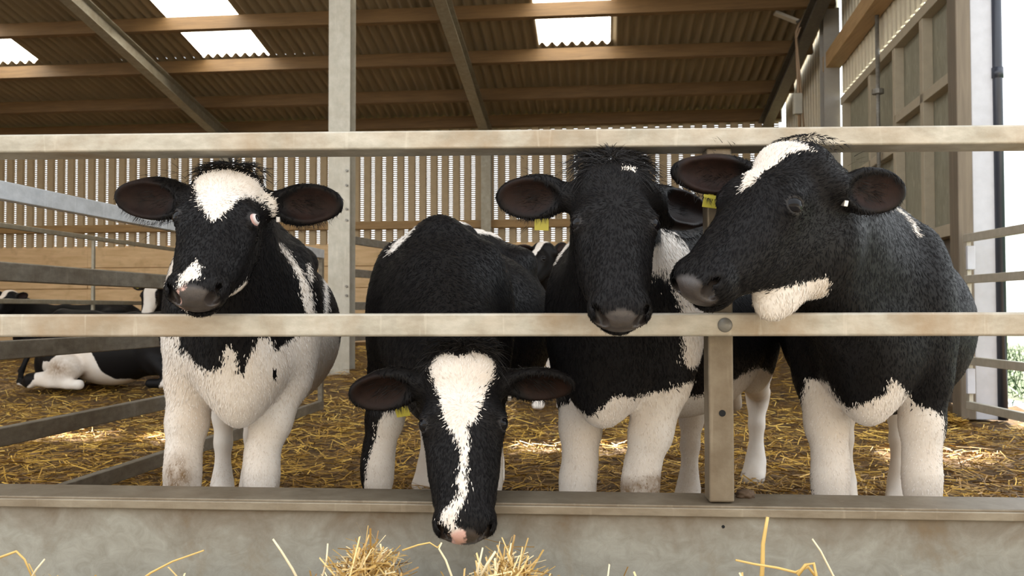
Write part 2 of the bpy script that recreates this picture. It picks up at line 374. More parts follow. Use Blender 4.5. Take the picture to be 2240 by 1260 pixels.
# purlins: five rows of timber up the slope, each one run across the bays
ORD = ['lowest timber purlin, along the eave above the back wall', 'second timber purlin up from the eave', 'third timber purlin up from the eave, under the foot of the rooflights',
       'fourth timber purlin up from the eave, crossing the bright rooflights', 'fifth timber purlin up from the eave, at the top of the roof']
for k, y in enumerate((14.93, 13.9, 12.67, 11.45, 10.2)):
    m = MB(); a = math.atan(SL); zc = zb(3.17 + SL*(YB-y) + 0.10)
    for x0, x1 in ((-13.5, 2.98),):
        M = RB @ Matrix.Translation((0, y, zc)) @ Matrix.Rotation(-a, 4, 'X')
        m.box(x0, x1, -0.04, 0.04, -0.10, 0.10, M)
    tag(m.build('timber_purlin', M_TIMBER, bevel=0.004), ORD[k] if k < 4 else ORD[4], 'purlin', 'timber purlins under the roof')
# rafters and columns
def rafter(x, label):
    up = RB.to_3x3() @ Vector((0, SL, 1)).normalized()
    tag(MB().ibeam(barn(x, YB-0.05, zb(3.17-0.115)), barn(x, 2.6, zb(3.17-0.115+SL*(YB-2.65))), 0.16, 0.22, 0.014, 0.012, up).build('steel_rafter', M_RAFTER), label, 'rafter', 'steel roof rafters')
M_RAFT0 = M_RAFTER
rafter(-6.70, 'grey steel rafter sloping under the left rooflight to the back eave')
rafter(-2.00, 'grey steel rafter sloping down behind the tall column, middle of the roof')
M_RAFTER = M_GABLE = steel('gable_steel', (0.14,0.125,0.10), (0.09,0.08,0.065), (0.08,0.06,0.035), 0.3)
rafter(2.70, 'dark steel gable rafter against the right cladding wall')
M_RAFTER = M_RAFT0
def hcol(name, x, y, z0, z1, w, h, label, mat, extra=None):
    t = thing(name, label, 'column', barn(x, y, z0), 'steel columns')
    MB().ibeam(barn(x, y, z0), barn(x, y, z1), w, h, 0.014, 0.012, RB.to_3x3() @ Vector((0,1,0))).build('shaft', mat, t)
    return t
t = hcol('steel_column', -2.86, 9.3, 0.0, zb(5.2), 0.24, 0.22, 'tall pale grey steel column rising left of the head-down cow', M_COLUMN)
MB().box(-3.05, -2.67, 9.12, 9.48, 0.10, 0.17, RB).build('base_plate', M_COLUMN, t)
m = MB()
for z in (0.16, 0.26, 0.98, 1.10, 1.36, 1.52): m.tube([barn(-2.77, 9.165, zb(z)), barn(-2.77, 9.185, zb(z))], 0.014, 8)
m.build('bolt', M_GALV2, t)
t = hcol('steel_column', -2.00, 14.85, 0.2, zb(3.05), 0.17, 0.17, 'far steel column against the slotted back wall', M_RAFTER)
t = hcol('steel_column', 2.95, 11.62, 0.0, zb(3.9), 0.20, 0.22, 'grey steel column between dark roof and right cladding wall', plain('stanchion_grey', (0.30,0.28,0.25), 0.5))
t = hcol('steel_column', -6.70, 14.85, 0.2, zb(3.05), 0.17, 0.17, 'far steel column at the back wall, left of the first cow', M_RAFTER)
# timber at the right wall
tag(MB().box(XW-0.20, XW-0.01, 7.0, 11.75, zb(3.12), zb(3.32), RW).build('wall_rail', M_TIMBER_Y, bevel=0.006), 'thick brown timber rail running along the right cream cladding', 'rail')
tag(MB().box(XW-0.12, XW-0.01, 11.9, YB, zb(2.15), zb(2.32), RB).build('wall_rail', M_TIMBER_Y, bevel=0.006), 'lower brown timber rail on the cladding behind the grey column', 'rail')
tag(MB().box(XW-0.10, XW+0.01, 7.0, 7.2, 0.0, zb(4.6), RW).build('timber_post', timber('post_timber', (0.14,0.11,0.078), (0.22,0.175,0.125), 'Z'), bevel=0.01), 'square brown post at the open end of the right wall', 'post')
struct(MB().box(XW+0.012, XW+0.18, 7.02, 7.22, 0.0, zb(5), RW).build('trim_1', M_WHITE, bevel=0.008))
t = thing('drainpipe', 'dark drainpipe running down the white corner post', 'pipe', bw(XW+0.185+0.02, 7.02, 0))
MB().tube([bw(XW+0.185+0.02, 7.02, 0.0), bw(XW+0.185+0.02, 7.02, zb(5))], 0.036, 14).build('pipe', M_PIPE, t, smooth=True)
m = MB(); m.tube([bw(XW+0.185+0.02, 7.02, zb(1.78)), bw(XW+0.185+0.02, 7.02, zb(1.86))], 0.043, 14); m.build('joint', M_PIPE, t, smooth=True)

# conduit, switch box and lamp on the gable side
M_CONDUIT = plain('conduit', (0.30,0.20,0.12), 0.5)
t = thing('electrical_conduit', 'thin brown conduit hanging from the gable rafter with a grey junction box', 'conduit', barn(2.62, 11.7, zb(2.0)))
c0 = [at(1760, 32, 11.7), at(1752, 48, 11.7), at(1742, 70, 11.7), at(1745, 150, 11.7), at(1750, 300, 11.7)]
MB().tube(c0, 0.022, 8).build('pipe', M_CONDUIT, t, smooth=True)
MB().tube([at(1768, 32, 11.66), at(1752, 58, 11.66), at(1742, 85, 11.66), at(1748, 140, 11.66), at(1760, 300, 11.66)], 0.012, 6).build('cable', M_CONDUIT, t, smooth=True)
p = at(1744, 228, 11.68); MB().box(p.x-0.055, p.x+0.055, p.y-0.06, p.y+0.03, p.z-0.14, p.z+0.14).build('junction_box', plain('box_grey', (0.42,0.40,0.34), 0.5), t, bevel=0.01)
t = thing('floodlight', 'small pale floodlight under the roof beside the conduit', 'lamp', at(1735, 4, 11.75))
p = at(1722, 40, 11.75); MB().bar(p + Vector((-0.17,0,0.08)), p + Vector((0.14,0,-0.05)), 0.12, 0.04).build('housing', plain('lamp_pale', (0.6,0.57,0.5), 0.4), t, bevel=0.008)
MB().tube([at(1742, 48, 11.70), at(1752, 44, 11.70), at(1758, 36, 11.70)], 0.018, 6).build('bracket', M_DARK, t)
t = thing('door_rod', 'slim vertical sliding rod on the framed panels of the right wall', 'rod', bw(XW-0.05, 9.55, 1.4))
MB().tube([bw(XW-0.06, 9.5, zb(0.9)), bw(XW-0.06, 9.5, zb(3.12))], 0.022, 8).build('rod', M_GALV2, t, smooth=True)
MB().tube([bw(XW-0.06, 9.5, zb(2.28)), bw(XW-0.06, 9.5, zb(2.33))], 0.06, 10).build('collar', M_GALV2, t)

# ------------------------------------------------------------------ feed barrier and trough
YF = 2.20
fb = thing('feed_barrier', 'galvanised feed barrier of two long rails and a post the cows reach through', 'barrier', (0.6, YF, 0.4))
MB().box(-2.2, 2.2, YF, YF+0.11, zb(0.412), zb(0.460)).build('top_rail', M_GALV, fb, bevel=0.006)
MB().box(-2.2, 2.2, YF-0.04, YF+0.02, zb(-0.066), zb(-0.008)).build('middle_rail', M_GALV, fb, bevel=0.007)
xp = at(1576, 900, YF+0.03).x
po = MB().box(xp-0.032, xp+0.032, YF+0.02, YF+0.085, zb(-0.487), zb(0.412)).build('post', M_POST, fb, bevel=0.006)
pb = at(1586, 711, YF-0.04)
MB().tube([pb + Vector((0,0.001,0)), pb + Vector((0,-0.004,0)), pb + Vector((0,-0.009,0)), pb + Vector((0,-0.012,0))], [0.0185,0.0175,0.012,0.003], 20).build('bolt', M_GALV2, fb, smooth=True)
ph = at(1580, 904, YF+0.02); MB().tube([ph + Vector((0,-0.0015,0)), ph + Vector((0,0.01,0))], 0.0085, 16).build('bolt_hole', plain('hole', (0.004,0.004,0.004), 0.9), fb)
M_LIP = steel('lip_steel', (0.33,0.285,0.215), (0.21,0.17,0.12), (0.15,0.10,0.055), 0.6, (1,3,3))
tr = thing('feed_trough', 'stained steel trough wall with a folded cap below the barrier', 'trough', (0, YF, 0.1))
def tilt(mb):
    mb.v = [(v[0], v[1] , v[2] + (-0.008*v[0] if v[2] > 0.2 else 0)) for v in mb.v]; return mb
m = MB().box(-2.6, 2.6, YF, YF+0.15, zb(-0.500), zb(-0.486)); tilt(m).build('cap', M_POST, tr, bevel=0.004)
m = MB().box(-2.6, 2.6, YF-0.006, YF+0.012, zb(-0.514), zb(-0.492)); tilt(m).build('lip', M_LIP, tr, bevel=0.003)
m = MB().box(-2.6, 2.6, YF+0.006, YF+0.03, 0.10, zb(-0.499)); tilt(m).build('panel', M_TROUGH, tr)
m = MB().box(-2.6, 2.6, YF+0.10, YF+0.14, 0.0, zb(-0.511)); tilt(m).build('back_panel', M_POST, tr)
ph = at(1582, 1152, YF+0.006); MB().tube([ph + Vector((0,-0.0015,0)), ph + Vector((0,0.01,0))], 0.004, 12).build('hole', plain('hole', (0.004,0.004,0.004), 0.9), tr)

# ------------------------------------------------------------------ gates
def gate(name, label, A, B, zs, sec, mat, posts=(), top=None):
    """a gate in the vertical plane from A to B (world xy), rails at heights zs (from camera level)"""
    t = thing(name, label, 'gate', (A[0], A[1], 0), 'steel gates')
    for k, z in enumerate(zs):
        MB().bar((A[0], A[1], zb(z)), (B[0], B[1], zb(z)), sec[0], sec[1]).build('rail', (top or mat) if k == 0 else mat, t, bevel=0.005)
    for f in posts:
        x, y = A[0]+(B[0]-A[0])*f, A[1]+(B[1]-A[1])*f
        MB().bar((x, y, zb(min(zs))-sec[1]/2), (x, y, zb(max(zs))+sec[1]/2), sec[0]*0.8, sec[1]*0.8, (0,1,0)).build('upright', mat, t, bevel=0.004)
    return t
M_RAIL_SHADED = steel('shaded_rail_steel', (0.20,0.175,0.135), (0.115,0.095,0.07), (0.09,0.06,0.03), 0.6, (2,2,4))  # lower rails and uprights: their shade is put into a darker brown
M_RAIL_LIT = steel('lit_rail_steel', (0.56,0.57,0.58), (0.42,0.43,0.44), (0.28,0.25,0.20), 0.2, (2,2,3))  # top rail: the light it catches is put into a paler colour
A = barn(-2.29, 6.9); B = barn(-2.29, 2.75)
gate('partition_gate', 'long galvanised five-rail gate running back on the left of the first cow', A, B, (0.46,0.15,-0.15,-0.48,-0.77), (0.045,0.072), M_RAIL_SHADED, (0.004, 0.997), M_RAIL_LIT)
A = barn(-6.0, 13.6); B = barn(-6.0, 6.5)
gate('partition_gate', 'far thin-railed gate along the tan back wall at left', A, B, (0.86,0.47,0.10,-0.22), (0.04,0.05), M_RAFTER, (0.0, 0.27, 0.55, 0.83))
A = barn(-2.95, 9.5); B = barn(-2.2, 14.6)
gate('partition_gate', 'pale gate seen in the gap between tall column and head-down cow', barn(-2.80, 9.55), barn(-1.9, 14.0), (0.79,0.42,0.05,-0.3), (0.04,0.09), M_GALV2, (0.995,))
A = at(2114, 600, 6.75); B = at(2246, 600, 5.9)
g = gate('side_gate', 'galvanised gate closing the open right side of the barn', (A.x, A.y), (A.x+0.02, 4.6), (0.54,0.225,-0.08,-0.39,-0.73), (0.04,0.062), M_COLUMN, (0.01,))
p = at(2121, 570, 6.7); MB().box(p.x-0.03, p.x+0.03, p.y-0.03, p.y, p.z-0.07, p.z+0.11).build('hinge_plate', M_WHITE, g, bevel=0.006)
p = at(2121, 832, 6.7); MB().box(p.x-0.03, p.x+0.03, p.y-0.03, p.y, p.z-0.10, p.z+0.09).build('hinge_plate', M_WHITE, g, bevel=0.006)
# ------------------------------------------------------------------ cattle: bodies grown as one smooth surface
class Frame:
    """an orthonormal frame with scale: local = R^T (p - o) / s"""
    def __init__(s, o, R, sc=1.0): s.o = np.array(o, float); s.R = np.array(R, float); s.s = sc
    def loc(s, P): return (P - s.o) @ s.R / s.s
    def wor(s, q): return s.R @ (np.array(q, float)*s.s) + s.o
WORLD = Frame((0,0,0), np.eye(3))
class Field:
    def __init__(s): s.p = []
    def cone(s, fr, a, b, ra, rb, k=0.05, flat=None):
        a, b = fr.wor(a), fr.wor(b); ra *= fr.s; rb *= fr.s
        s.p.append(('c', k*fr.s, (a, b, ra, rb), (a+b)/2, np.linalg.norm(b-a)/2 + max(ra, rb)))
    def chain(s, fr, pts, rs, k=0.04):
        for i in range(len(pts)-1): s.cone(fr, pts[i], pts[i+1], rs[i], rs[i+1], k)
    def ell(s, fr, c, r, k=0.05, rot=None, cut=False):
        R = fr.R if rot is None else fr.R @ np.array(rot)
        s.p.append(('x' if cut else 'e', k*fr.s, (fr.wor(c), R, np.array(r, float)*fr.s), fr.wor(c), max(r)*fr.s))
    def ring(s, fr, c, ax, R, r, sq, k):
        ax = np.array(ax, float); ax /= np.linalg.norm(ax); t = np.array((0, 1.0, 0)); t -= ax*t.dot(ax); t /= np.linalg.norm(t)
        M = np.stack([t, np.cross(ax, t), ax], 1)
        s.p.append(('r', k*fr.s, (fr.wor(c), fr.R @ M, R*fr.s, r*fr.s, sq), fr.wor(c), (R+r)*1.4*fr.s))
    def one(s, kind, g, P):
        if kind == 'c':
            a, b, ra, rb = g; ba = b-a; pa = P-a
            t = np.clip(pa @ ba/(ba @ ba + 1e-12), 0, 1); return np.linalg.norm(pa - t[:, None]*ba, axis=1) - (ra + (rb-ra)*t)
        if kind in 'ex':
            c, R, r = g; q = (P-c) @ R; k0 = np.linalg.norm(q/r, axis=1); k1 = np.linalg.norm(q/(r*r), axis=1)
            return k0*(k0-1)/np.maximum(k1, 1e-9)
        c, R, Rr, r, sq = g; q = (P-c) @ R; q[:, 1] *= sq
        return np.hypot(np.hypot(q[:, 0], q[:, 1]) - Rr, q[:, 2]) - r
    def eval(s, P, sel=None):
        F = np.full(len(P), 9.0)
        for i in (range(len(s.p)) if sel is None else sel):
            kind, k, g, _, _ = s.p[i]; d = s.one(kind, g, P)
            if kind == 'x':
                d = -d; h = np.clip(0.5 + 0.5*(d-F)/k, 0, 1); F = F + (d-F)*h + k*h*(1-h)
            else:
                h = np.clip(0.5 + 0.5*(F-d)/k, 0, 1); F = F + (d-F)*h - k*h*(1-h)
        return F
    def mesh(s, fine_lo, fine_hi, hf, hc):
        """surface nets on a grid that is fine inside the given box and coarse outside"""
        C = np.array([p[3] for p in s.p]); Rr = np.array([p[4] for p in s.p])
        add = np.array([p[0] != 'x' for p in s.p])
        lo = (C-Rr[:, None])[add].min(0) - 0.03; hi = (C+Rr[:, None])[add].max(0) + 0.03
        B = 7; ax = []
        for i in range(3):
            f0, f1 = max(lo[i], fine_lo[i]), min(hi[i], fine_hi[i]); g = []
            if f1 > f0 and hf < hc:
                n = max(1, int(np.ceil((f0-lo[i])/hc))); g = [np.linspace(lo[i], f0, n+1)[:-1]]
                n = max(1, int(np.ceil((f1-f0)/hf))); g.append(np.linspace(f0, f1, n+1)[:-1])
                n = max(1, int(np.ceil((hi[i]-f1)/hc))); g.append(np.linspace(f1, hi[i], n+1))
            else: g = [np.arange(lo[i], hi[i]+hc, hc)]
            g = np.concatenate(g); pad = (-(len(g)-1)) % B
            ax.append(np.concatenate([g, g[-1] + hc*np.arange(1, pad+1)]))
        nb = [(len(a)-1)//B for a in ax]
        F = np.ones([len(a) for a in ax], np.float32)
        cen = [0.5*(a[:-1:B][:n] + a[B::B][:n]) for a, n in zip(ax, nb)]; half = [0.5*(a[B::B][:n] - a[:-1:B][:n]) for a, n in zip(ax, nb)]
        CX, CY, CZ = np.meshgrid(*cen, indexing='ij'); HX, HY, HZ = np.meshgrid(*half, indexing='ij')
        rad = np.sqrt(HX**2+HY**2+HZ**2).ravel(); bc = np.stack([CX, CY, CZ], -1).reshape(-1, 3)
        fc = s.eval(bc)
        inside = np.where(fc < 0, -1.0, 1.0).reshape(nb)
        act = np.nonzero(np.abs(fc) < rad*1.6 + 0.012)[0]
        for b in range(len(fc)):                                      # far blocks: just the sign
            if inside.flat[b] < 0:
                i, j, k = np.unravel_index(b, nb); F[i*B:i*B+B+1, j*B:j*B+B+1, k*B:k*B+B+1] = -1
        for b in act:
            i, j, k = np.unravel_index(b, nb); sl = (slice(i*B, i*B+B+1), slice(j*B, j*B+B+1), slice(k*B, k*B+B+1))
            X, Y, Z = np.meshgrid(ax[0][sl[0]], ax[1][sl[1]], ax[2][sl[2]], indexing='ij'); P = np.stack([X, Y, Z], -1).reshape(-1, 3)
            sel = np.nonzero(np.linalg.norm(C - bc[b], axis=1) - Rr < rad[b] + 0.11)[0]
            if len(sel): F[sl] = s.eval(P, sel).reshape(X.shape)
        N = F < 0
        c8 = [N[a:a+N.shape[0]-1, b_:b_+N.shape[1]-1, c:c+N.shape[2]-1] for a in (0,1) for b_ in (0,1) for c in (0,1)]
        anyN = c8[0].copy(); allN = c8[0].copy()
        for c in c8[1:]: anyN |= c; allN &= c
        mixed = anyN & ~allN; I, J, K = np.nonzero(mixed); nv = len(I)
        vid = np.full(mixed.shape, -1, np.int64); vid[I, J, K] = np.arange(nv)
        acc = np.zeros((nv, 3)); cnt = np.zeros(nv)
        for a in range(3):
            for u in (0, 1):
                for v in (0, 1):
                    o0 = [0,0,0]; o1 = [0,0,0]; w = [q for q in range(3) if q != a]
                    o0[w[0]] = o1[w[0]] = u; o0[w[1]] = o1[w[1]] = v; o1[a] = 1
                    f0 = F[I+o0[0], J+o0[1], K+o0[2]]; f1 = F[I+o1[0], J+o1[1], K+o1[2]]; m = (f0 < 0) != (f1 < 0)
                    t = np.where(m, f0/np.where(m, f0-f1, 1), 0); p = np.zeros((nv, 3))
                    for q, ind in enumerate((I, J, K)): p[:, q] = ax[q][ind+o0[q]] + (t if q == a else 0)*(ax[q][np.minimum(ind+1, len(ax[q])-1)] - ax[q][ind])
                    acc[m] += p[m]; cnt[m] += 1
        V = acc/cnt[:, None]; faces = []
        for a in range(3):
            w = [(a+1) % 3, (a+2) % 3]
            A = np.moveaxis(N, (a, w[0], w[1]), (0, 1, 2)); VD = np.moveaxis(vid, (a, w[0], w[1]), (0, 1, 2))
            e = A[:-1, 1:-1, 1:-1] != A[1:, 1:-1, 1:-1]; i, j, k = np.nonzero(e); j = j+1; k = k+1
            q = np.stack([VD[i, j-1, k-1], VD[i, j, k-1], VD[i, j, k], VD[i, j-1, k]], -1); fl = ~A[i, j, k]
            q[fl] = q[fl][:, ::-1]; faces.append(q)
        Q = np.concatenate(faces); Q = Q[(Q >= 0).all(1)]
        for lam in (0.5, -0.35, 0.45):                                 # light smoothing that keeps the volume
            S_ = np.zeros_like(V); n_ = np.zeros(nv)
            for a_, b_ in ((0,1),(1,2),(2,3),(3,0)):
                for c in range(3): S_[:, c] += np.bincount(Q[:, a_], V[Q[:, b_], c], nv) + np.bincount(Q[:, b_], V[Q[:, a_], c], nv)
                n_ += np.bincount(Q[:, a_], minlength=nv) + np.bincount(Q[:, b_], minlength=nv)
            V = V + lam*(S_/np.maximum(n_, 1)[:, None] - V)
        return V, Q

def poly_sd(P, poly):
    """signed distance to a closed 2D polygon, positive inside"""
    poly = np.array(poly, float); n = len(poly); d = np.full(len(P), 1e9); ins = np.zeros(len(P), bool)
    for i in range(n):
        a, b = poly[i], poly[(i+1) % n]; e = b-a; w = P-a; t = np.clip(w @ e/(e @ e + 1e-12), 0, 1)
        d = np.minimum(d, ((w - t[:, None]*e)**2).sum(1))
        c = (a[1] > P[:, 1]) != (b[1] > P[:, 1]); ins ^= c & (P[:, 0] < (b[0]-a[0])*(P[:, 1]-a[1])/(b[1]-a[1] + 1e-12) + a[0])
    return np.where(ins, 1, -1)*np.sqrt(d)

# coat: black or white by a field on the surface, ragged along the hair; muzzle skin, pink skin, inner ear, dirt
b = NB('cow_coat')
fv = b.attr('flow_co', 'Vector'); fm = b.n('ShaderNodeMapping'); fm.inputs[3].default_value = (260, 260, 55); b.l(fv, fm.inputs[0])
hair = b.noise(fm.outputs[0], 1.0, 3, 0.6); blot = b.noise(b.coord(), 30, 4)
edge = b.math('ADD', b.attr('white'), b.math('MULTIPLY', b.math('SUBTRACT', hair, 0.5), 0.034))
edge = b.math('ADD', edge, b.math('MULTIPLY', b.math('SUBTRACT', blot, 0.5), 0.012))
def step(e, w): return b.math('ADD', b.math('DIVIDE', e, 2*w), 0.5, True)
wf = step(edge, 0.0025)
warm = b.noise(b.coord(), 5, 3)
black = b.mix(hair, (0.0035,0.0032,0.0034), (0.0105,0.0090,0.0086))
white = b.mix(b.ramp(warm, [(0.35, (0,0,0)), (0.75, (1,1,1))]), (0.80,0.75,0.69), (0.70,0.60,0.50))
white = b.mix(b.math('MULTIPLY', hair, 0.35), white, (0.55,0.47,0.40))
dn = b.math('MULTIPLY', b.attr('dirt'), b.ramp(blot, [(0.25, (0.3,0.3,0.3)), (0.6, (1,1,1))]))
white = b.mix(dn, white, (0.23,0.15,0.085))
coat = b.mix(wf, black, white)
pn = b.noise(b.coord(), 75, 3)
skin = b.mix(pn, (0.022,0.017,0.015), (0.070,0.055,0.048))
pk = step(b.math('ADD', b.attr('pink'), b.math('MULTIPLY', b.math('SUBTRACT', pn, 0.5), 0.03)), 0.003)
skin = b.mix(pk, skin, (0.66,0.40,0.34))
coat = b.mix(b.attr('nose'), coat, skin)
coat = b.mix(b.attr('earin'), coat, b.mix(blot, (0.005,0.0035,0.003), (0.032,0.016,0.012)))
b.bump(hair, 0.22, 0.003)
M_COAT = b.done(coat, b.math('SUBTRACT', 0.52, b.math('MULTIPLY', b.attr('nose'), 0.16)), 0.0, b.math('ADD', 0.12, b.math('MULTIPLY', b.attr('nose'), 0.40)))
M_HAIRB = NB('black_hair').done((0.011,0.0095,0.0095), 0.55, 0, 0.22)
b = NB('coat_hair'); hb = b.mix(b.attr('tone'), (0.0022,0.0021,0.0025), (0.0105,0.0090,0.0090)); hw = b.mix(b.attr('tone'), (0.62,0.54,0.46), (0.80,0.74,0.68))
hw = b.mix(b.attr('soil'), hw, (0.23,0.15,0.085))
M_FUR = b.done(b.mix(b.attr('shade'), hb, hw), 0.65, 0, 0.08)
b = NB('cow_eye'); r_ = b.attr('iris')
M_EYE = b.done(b.ramp(r_, [(0.0, (0.003,0.003,0.004)), (0.50, (0.008,0.006,0.006)), (0.54, (0.60,0.58,0.57)), (0.78, (0.50,0.42,0.40)), (1.0, (0.42,0.25,0.22))]), 0.10, 0, 0.18)
M_TAGY = NB('tag_yellow').done((0.42,0.36,0.05), 0.4)
M_TAGS = plain('tag_metal', (0.75,0.70,0.66), 0.3, 0.5)

def blades(roots, dirs, L, w, rng, droop, seg=3):
    """tapered bent strands from roots along dirs, sinking by droop"""
    n = len(roots); L = L*rng.uniform(0.6, 1.15, n); side = np.cross(dirs, rng.normal(0, 1, (n, 3))); side /= np.linalg.norm(side, axis=1)[:, None] + 1e-9
    V = []
    for i in range(seg+1):
        t = i/seg; c = roots + dirs*(L*t)[:, None] + np.array(droop)*(L*t*t)[:, None]; ww = w*(1-t)**0.7*0.5 + 1e-5
        V += [c - side*ww, c + side*ww]
    V = np.stack(V, 1); base = (np.arange(n)*2*(seg+1))[:, None]
    Q = np.concatenate([base + np.array([[2*i, 2*i+1, 2*i+3, 2*i+2]]) for i in range(seg)])
    return V.reshape(-1, 3), Q

EYE_V, EYE_U, EYE_W = 0.206, 0.0935, -0.037
def unit(v): v = np.array(v, float); return v/np.linalg.norm(v)
def make_cow(name_label, P, v, w, hs, chest, rump, bs, ears, legs, pat=None, neck=None, gaze=None, res=1.0, tuft=(900, 0.05), tags=(), group=None,
             barrel=1.0, tail=True, whites_of_eye=False, body=None, lying=False, seed=1, extra=None, udder=False, fur=0):
    v = unit(v); w = np.array(w, float); w = unit(w - v*w.dot(v)); u = np.cross(w, v)
    H = Frame(P, np.stack([u, v, w], 1), hs)
    cx = np.array((chest[0], chest[1], chest[2] if len(chest) > 2 else 0.0)); rx = np.array((rump[0], rump[1], cx[2]))
    yb_ = unit(rx-cx); xb_ = np.array((yb_[1], -yb_[0], 0)); Bf = Frame(cx, np.stack([xb_, yb_, (0,0,1)], 1), bs)
    f = Field()
    # trunk
    f.ell(Bf, (0,.30,.83), (.200,.33,.275), .07); f.ell(Bf, (0,.80,.775), (.285*barrel,.50,.32), .08); f.ell(Bf, (0,1.20,.90), (.225,.32,.27), .08)
    f.chain(Bf, [(0,.20,1.095),(0,.55,1.095),(0,1.0,1.105),(0,1.35,1.125),(0,1.5,1.065)], [.06,.06,.062,.06,.05], .08)
    for s in (-1, 1):
        f.ell(Bf, (s*.155,.22,.82), (.085,.16,.25), .07)
        f.ell(Bf, (s*.175,1.16,1.055), (.07,.12,.06), .09); f.ell(Bf, (s*.11,1.50,1.02), (.05,.07,.06), .06)
        if not lying: f.ell(Bf, (s*.155,1.33,.78), (.11,.22,.28), .07)
    f.ell(Bf, (0,.07,.69), (.11,.14,.16), .08); f.ell(Bf, (0,.04,.60), (.045,.085,.085), .08)
    if udder: f.ell(Bf, (0,1.1,.52), (.10,.14,.08), .05)
    if tail: f.chain(Bf, [(0,1.52,1.07),(0,1.60,.95),(0,1.62,.7),(.02,1.6,.42)], [.035,.028,.022,.03], .03)
    # legs: each a chain of (point in the world, radius)
    for L in legs: f.chain(WORLD, [q[0] for q in L], [q[1] for q in L], .028)
    # neck
    nk = neck or {}
    f.cone(Bf, nk.get('crest', (0,.26,1.02)), Bf.loc(H.wor((0,.05,-.105))), .13, .082*hs/bs, .09)
    f.cone(Bf, nk.get('mid', (0,.16,.88)), Bf.loc(H.wor((0,.10,-.125))), .165, .092*hs/bs, .09)
    f.cone(Bf, nk.get('low', (0,.06,.72)), Bf.loc(H.wor((0,.19,-.165))), .115, .055*hs/bs, .09)
    if extra: extra(f, H, Bf)
    # head
    f.ell(H, (0,.085,-.085), (.088,.105,.080), .03)
    f.cone(H, (-.044,.055,-.052), (.044,.055,-.052), .048, .048, .03)
    f.cone(H, (-.048,.165,-.052), (.048,.165,-.052), .050, .050, .03)
    f.cone(H, (-.028,.22,-.050), (-.026,.43,-.054), .042, .036, .03); f.cone(H, (.028,.22,-.050), (.026,.43,-.054), .042, .036, .03)
    f.cone(H, (0,.17,-.09), (0,.42,-.075), .078, .050, .04)
    for s in (-1, 1):
        f.ell(H, (s*.072,.200,-.053), (.034,.050,.037), .030)                                       # orbit
        f.ell(H, (s*.054,.245,-.122), (.042,.135,.072), .035)                                       # cheek
        f.chain(H, [(s*.050,.20,-.175),(s*.036,.30,-.145),(s*.020,.44,-.100)], [.038,.034,.030], .035)   # jaw bone
        f.cone(H, (s*.066,.225,-.072), (s*.050,.39,-.078), .024, .024, .03)                          # face crest
        f.ell(H, (s*.043,.452,-.055), (.035,.040,.036), .020)                                       # nostril wing
        f.cone(H, (s*.066,.066,-.095), (s*.105,.063,-.10), .036, .030, .03)                           # ear root
    f.ell(H, (0,.450,-.064), (.060,.045,.044), .03); f.ell(H, (0,.470,-.055), (.044,.030,.032), .02)
    f.ell(H, (0,.440,-.098), (.058,.046,.030), .018)                                                # lips
    f.ell(H, (0,.448,-.120), (.040,.036,.018), .016)                                                # chin
    f.ell(H, (0,.478,-.1075), (.075,.030,.0035), .006, cut=True)                                     # mouth line
    for s in (-1, 1):
        a = s*0.55; rot = ((math.cos(a), -math.sin(a), 0), (math.sin(a), math.cos(a), 0), (0,0,1))
        f.ell(H, (s*.046,.480,-.055), (.0135,.026,.021), .007, rot, cut=True)                         # nostril
        f.ell(H, (s*.056,.464,-.042), (.009,.018,.015), .008, rot, cut=True)
        f.ell(H, (s*(EYE_U+.016),EYE_V,EYE_W+.006), (.017,.021,.0165), .006, cut=True)               # eye opening
        f.ring(H, (s*(EYE_U+.003),EYE_V,EYE_W+.003), (s*.85,-.05,.5), .0220, .0050, 1.35, .012)      # lids
        f.cone(H, (s*.070,.182,-.018), (s*.098,.188,-.030), .014, .011, .02)                         # brow
    ear_fr = []
    for s, tip, nrm, hgt in ears:
        a0 = H.wor((s*.095,.064,-.10)); tip = np.array(tip, float); ax_ = tip - a0; Ln = np.linalg.norm(ax_); ax_ /= Ln
        n_ = np.array(nrm, float); n_ = unit(n_ - ax_*n_.dot(ax_)); E = Frame(a0, np.stack([ax_, np.cross(n_, ax_), n_], 1), Ln/0.18); ear_fr.append((E, s))
        hh = hgt/(Ln/0.18)
        f.cone(E, (-.01,0,-.006), (.05,0,-.006), .028, .030, .018)
        f.ell(E, (.100,.004,-.002), (.082,hh,.026), .012); f.ell(E, (.078,-.008,-.004), (.060,hh*0.86,.026), .012)
        f.ell(E, (.104,.004,.024), (.074,hh*0.88,.030), .008, cut=True); f.ell(E, (.070,.0,.022), (.035,.022,.022), .012, cut=True)
    fl = np.array([H.wor((x, y, z)) for x in (-.13,.13) for y in (-.03,.50) for z in (-.21,.02)] + [E.wor((q, r, 0)) for E, _ in ear_fr for q in (0,.185) for r in (-.06,.06)])
    V, Q = f.mesh(fl.min(0), fl.max(0), 0.0046*res, 0.0125*res)
    # coat fields
    hl = H.loc(V); bl = Bf.loc(V); n = len(V); white = np.full(n, -0.3); nose = np.zeros(n); pink = np.full(n, -0.1); earin = np.zeros(n); dirt = np.zeros(n)
    onhead = (np.abs(hl[:, 0]) < .135) & (hl[:, 1] > -.05) & (hl[:, 1] < .53) & (hl[:, 2] > -.20) & (hl[:, 2] < .05)
    padr = np.hypot(hl[:, 0]/.058, (hl[:, 2]+.066)/.034); nose = np.clip((1.12-padr)*6, 0, 1)*np.clip((hl[:, 1]-.452)/.010, 0, 1)*onhead
    nose = np.maximum(nose, np.clip((1.0-np.hypot(hl[:, 0]/.05, (hl[:, 2]+.045)/.03))*5, 0, 1)*np.clip((hl[:, 1]-.440)/.012, 0, 1)*onhead)
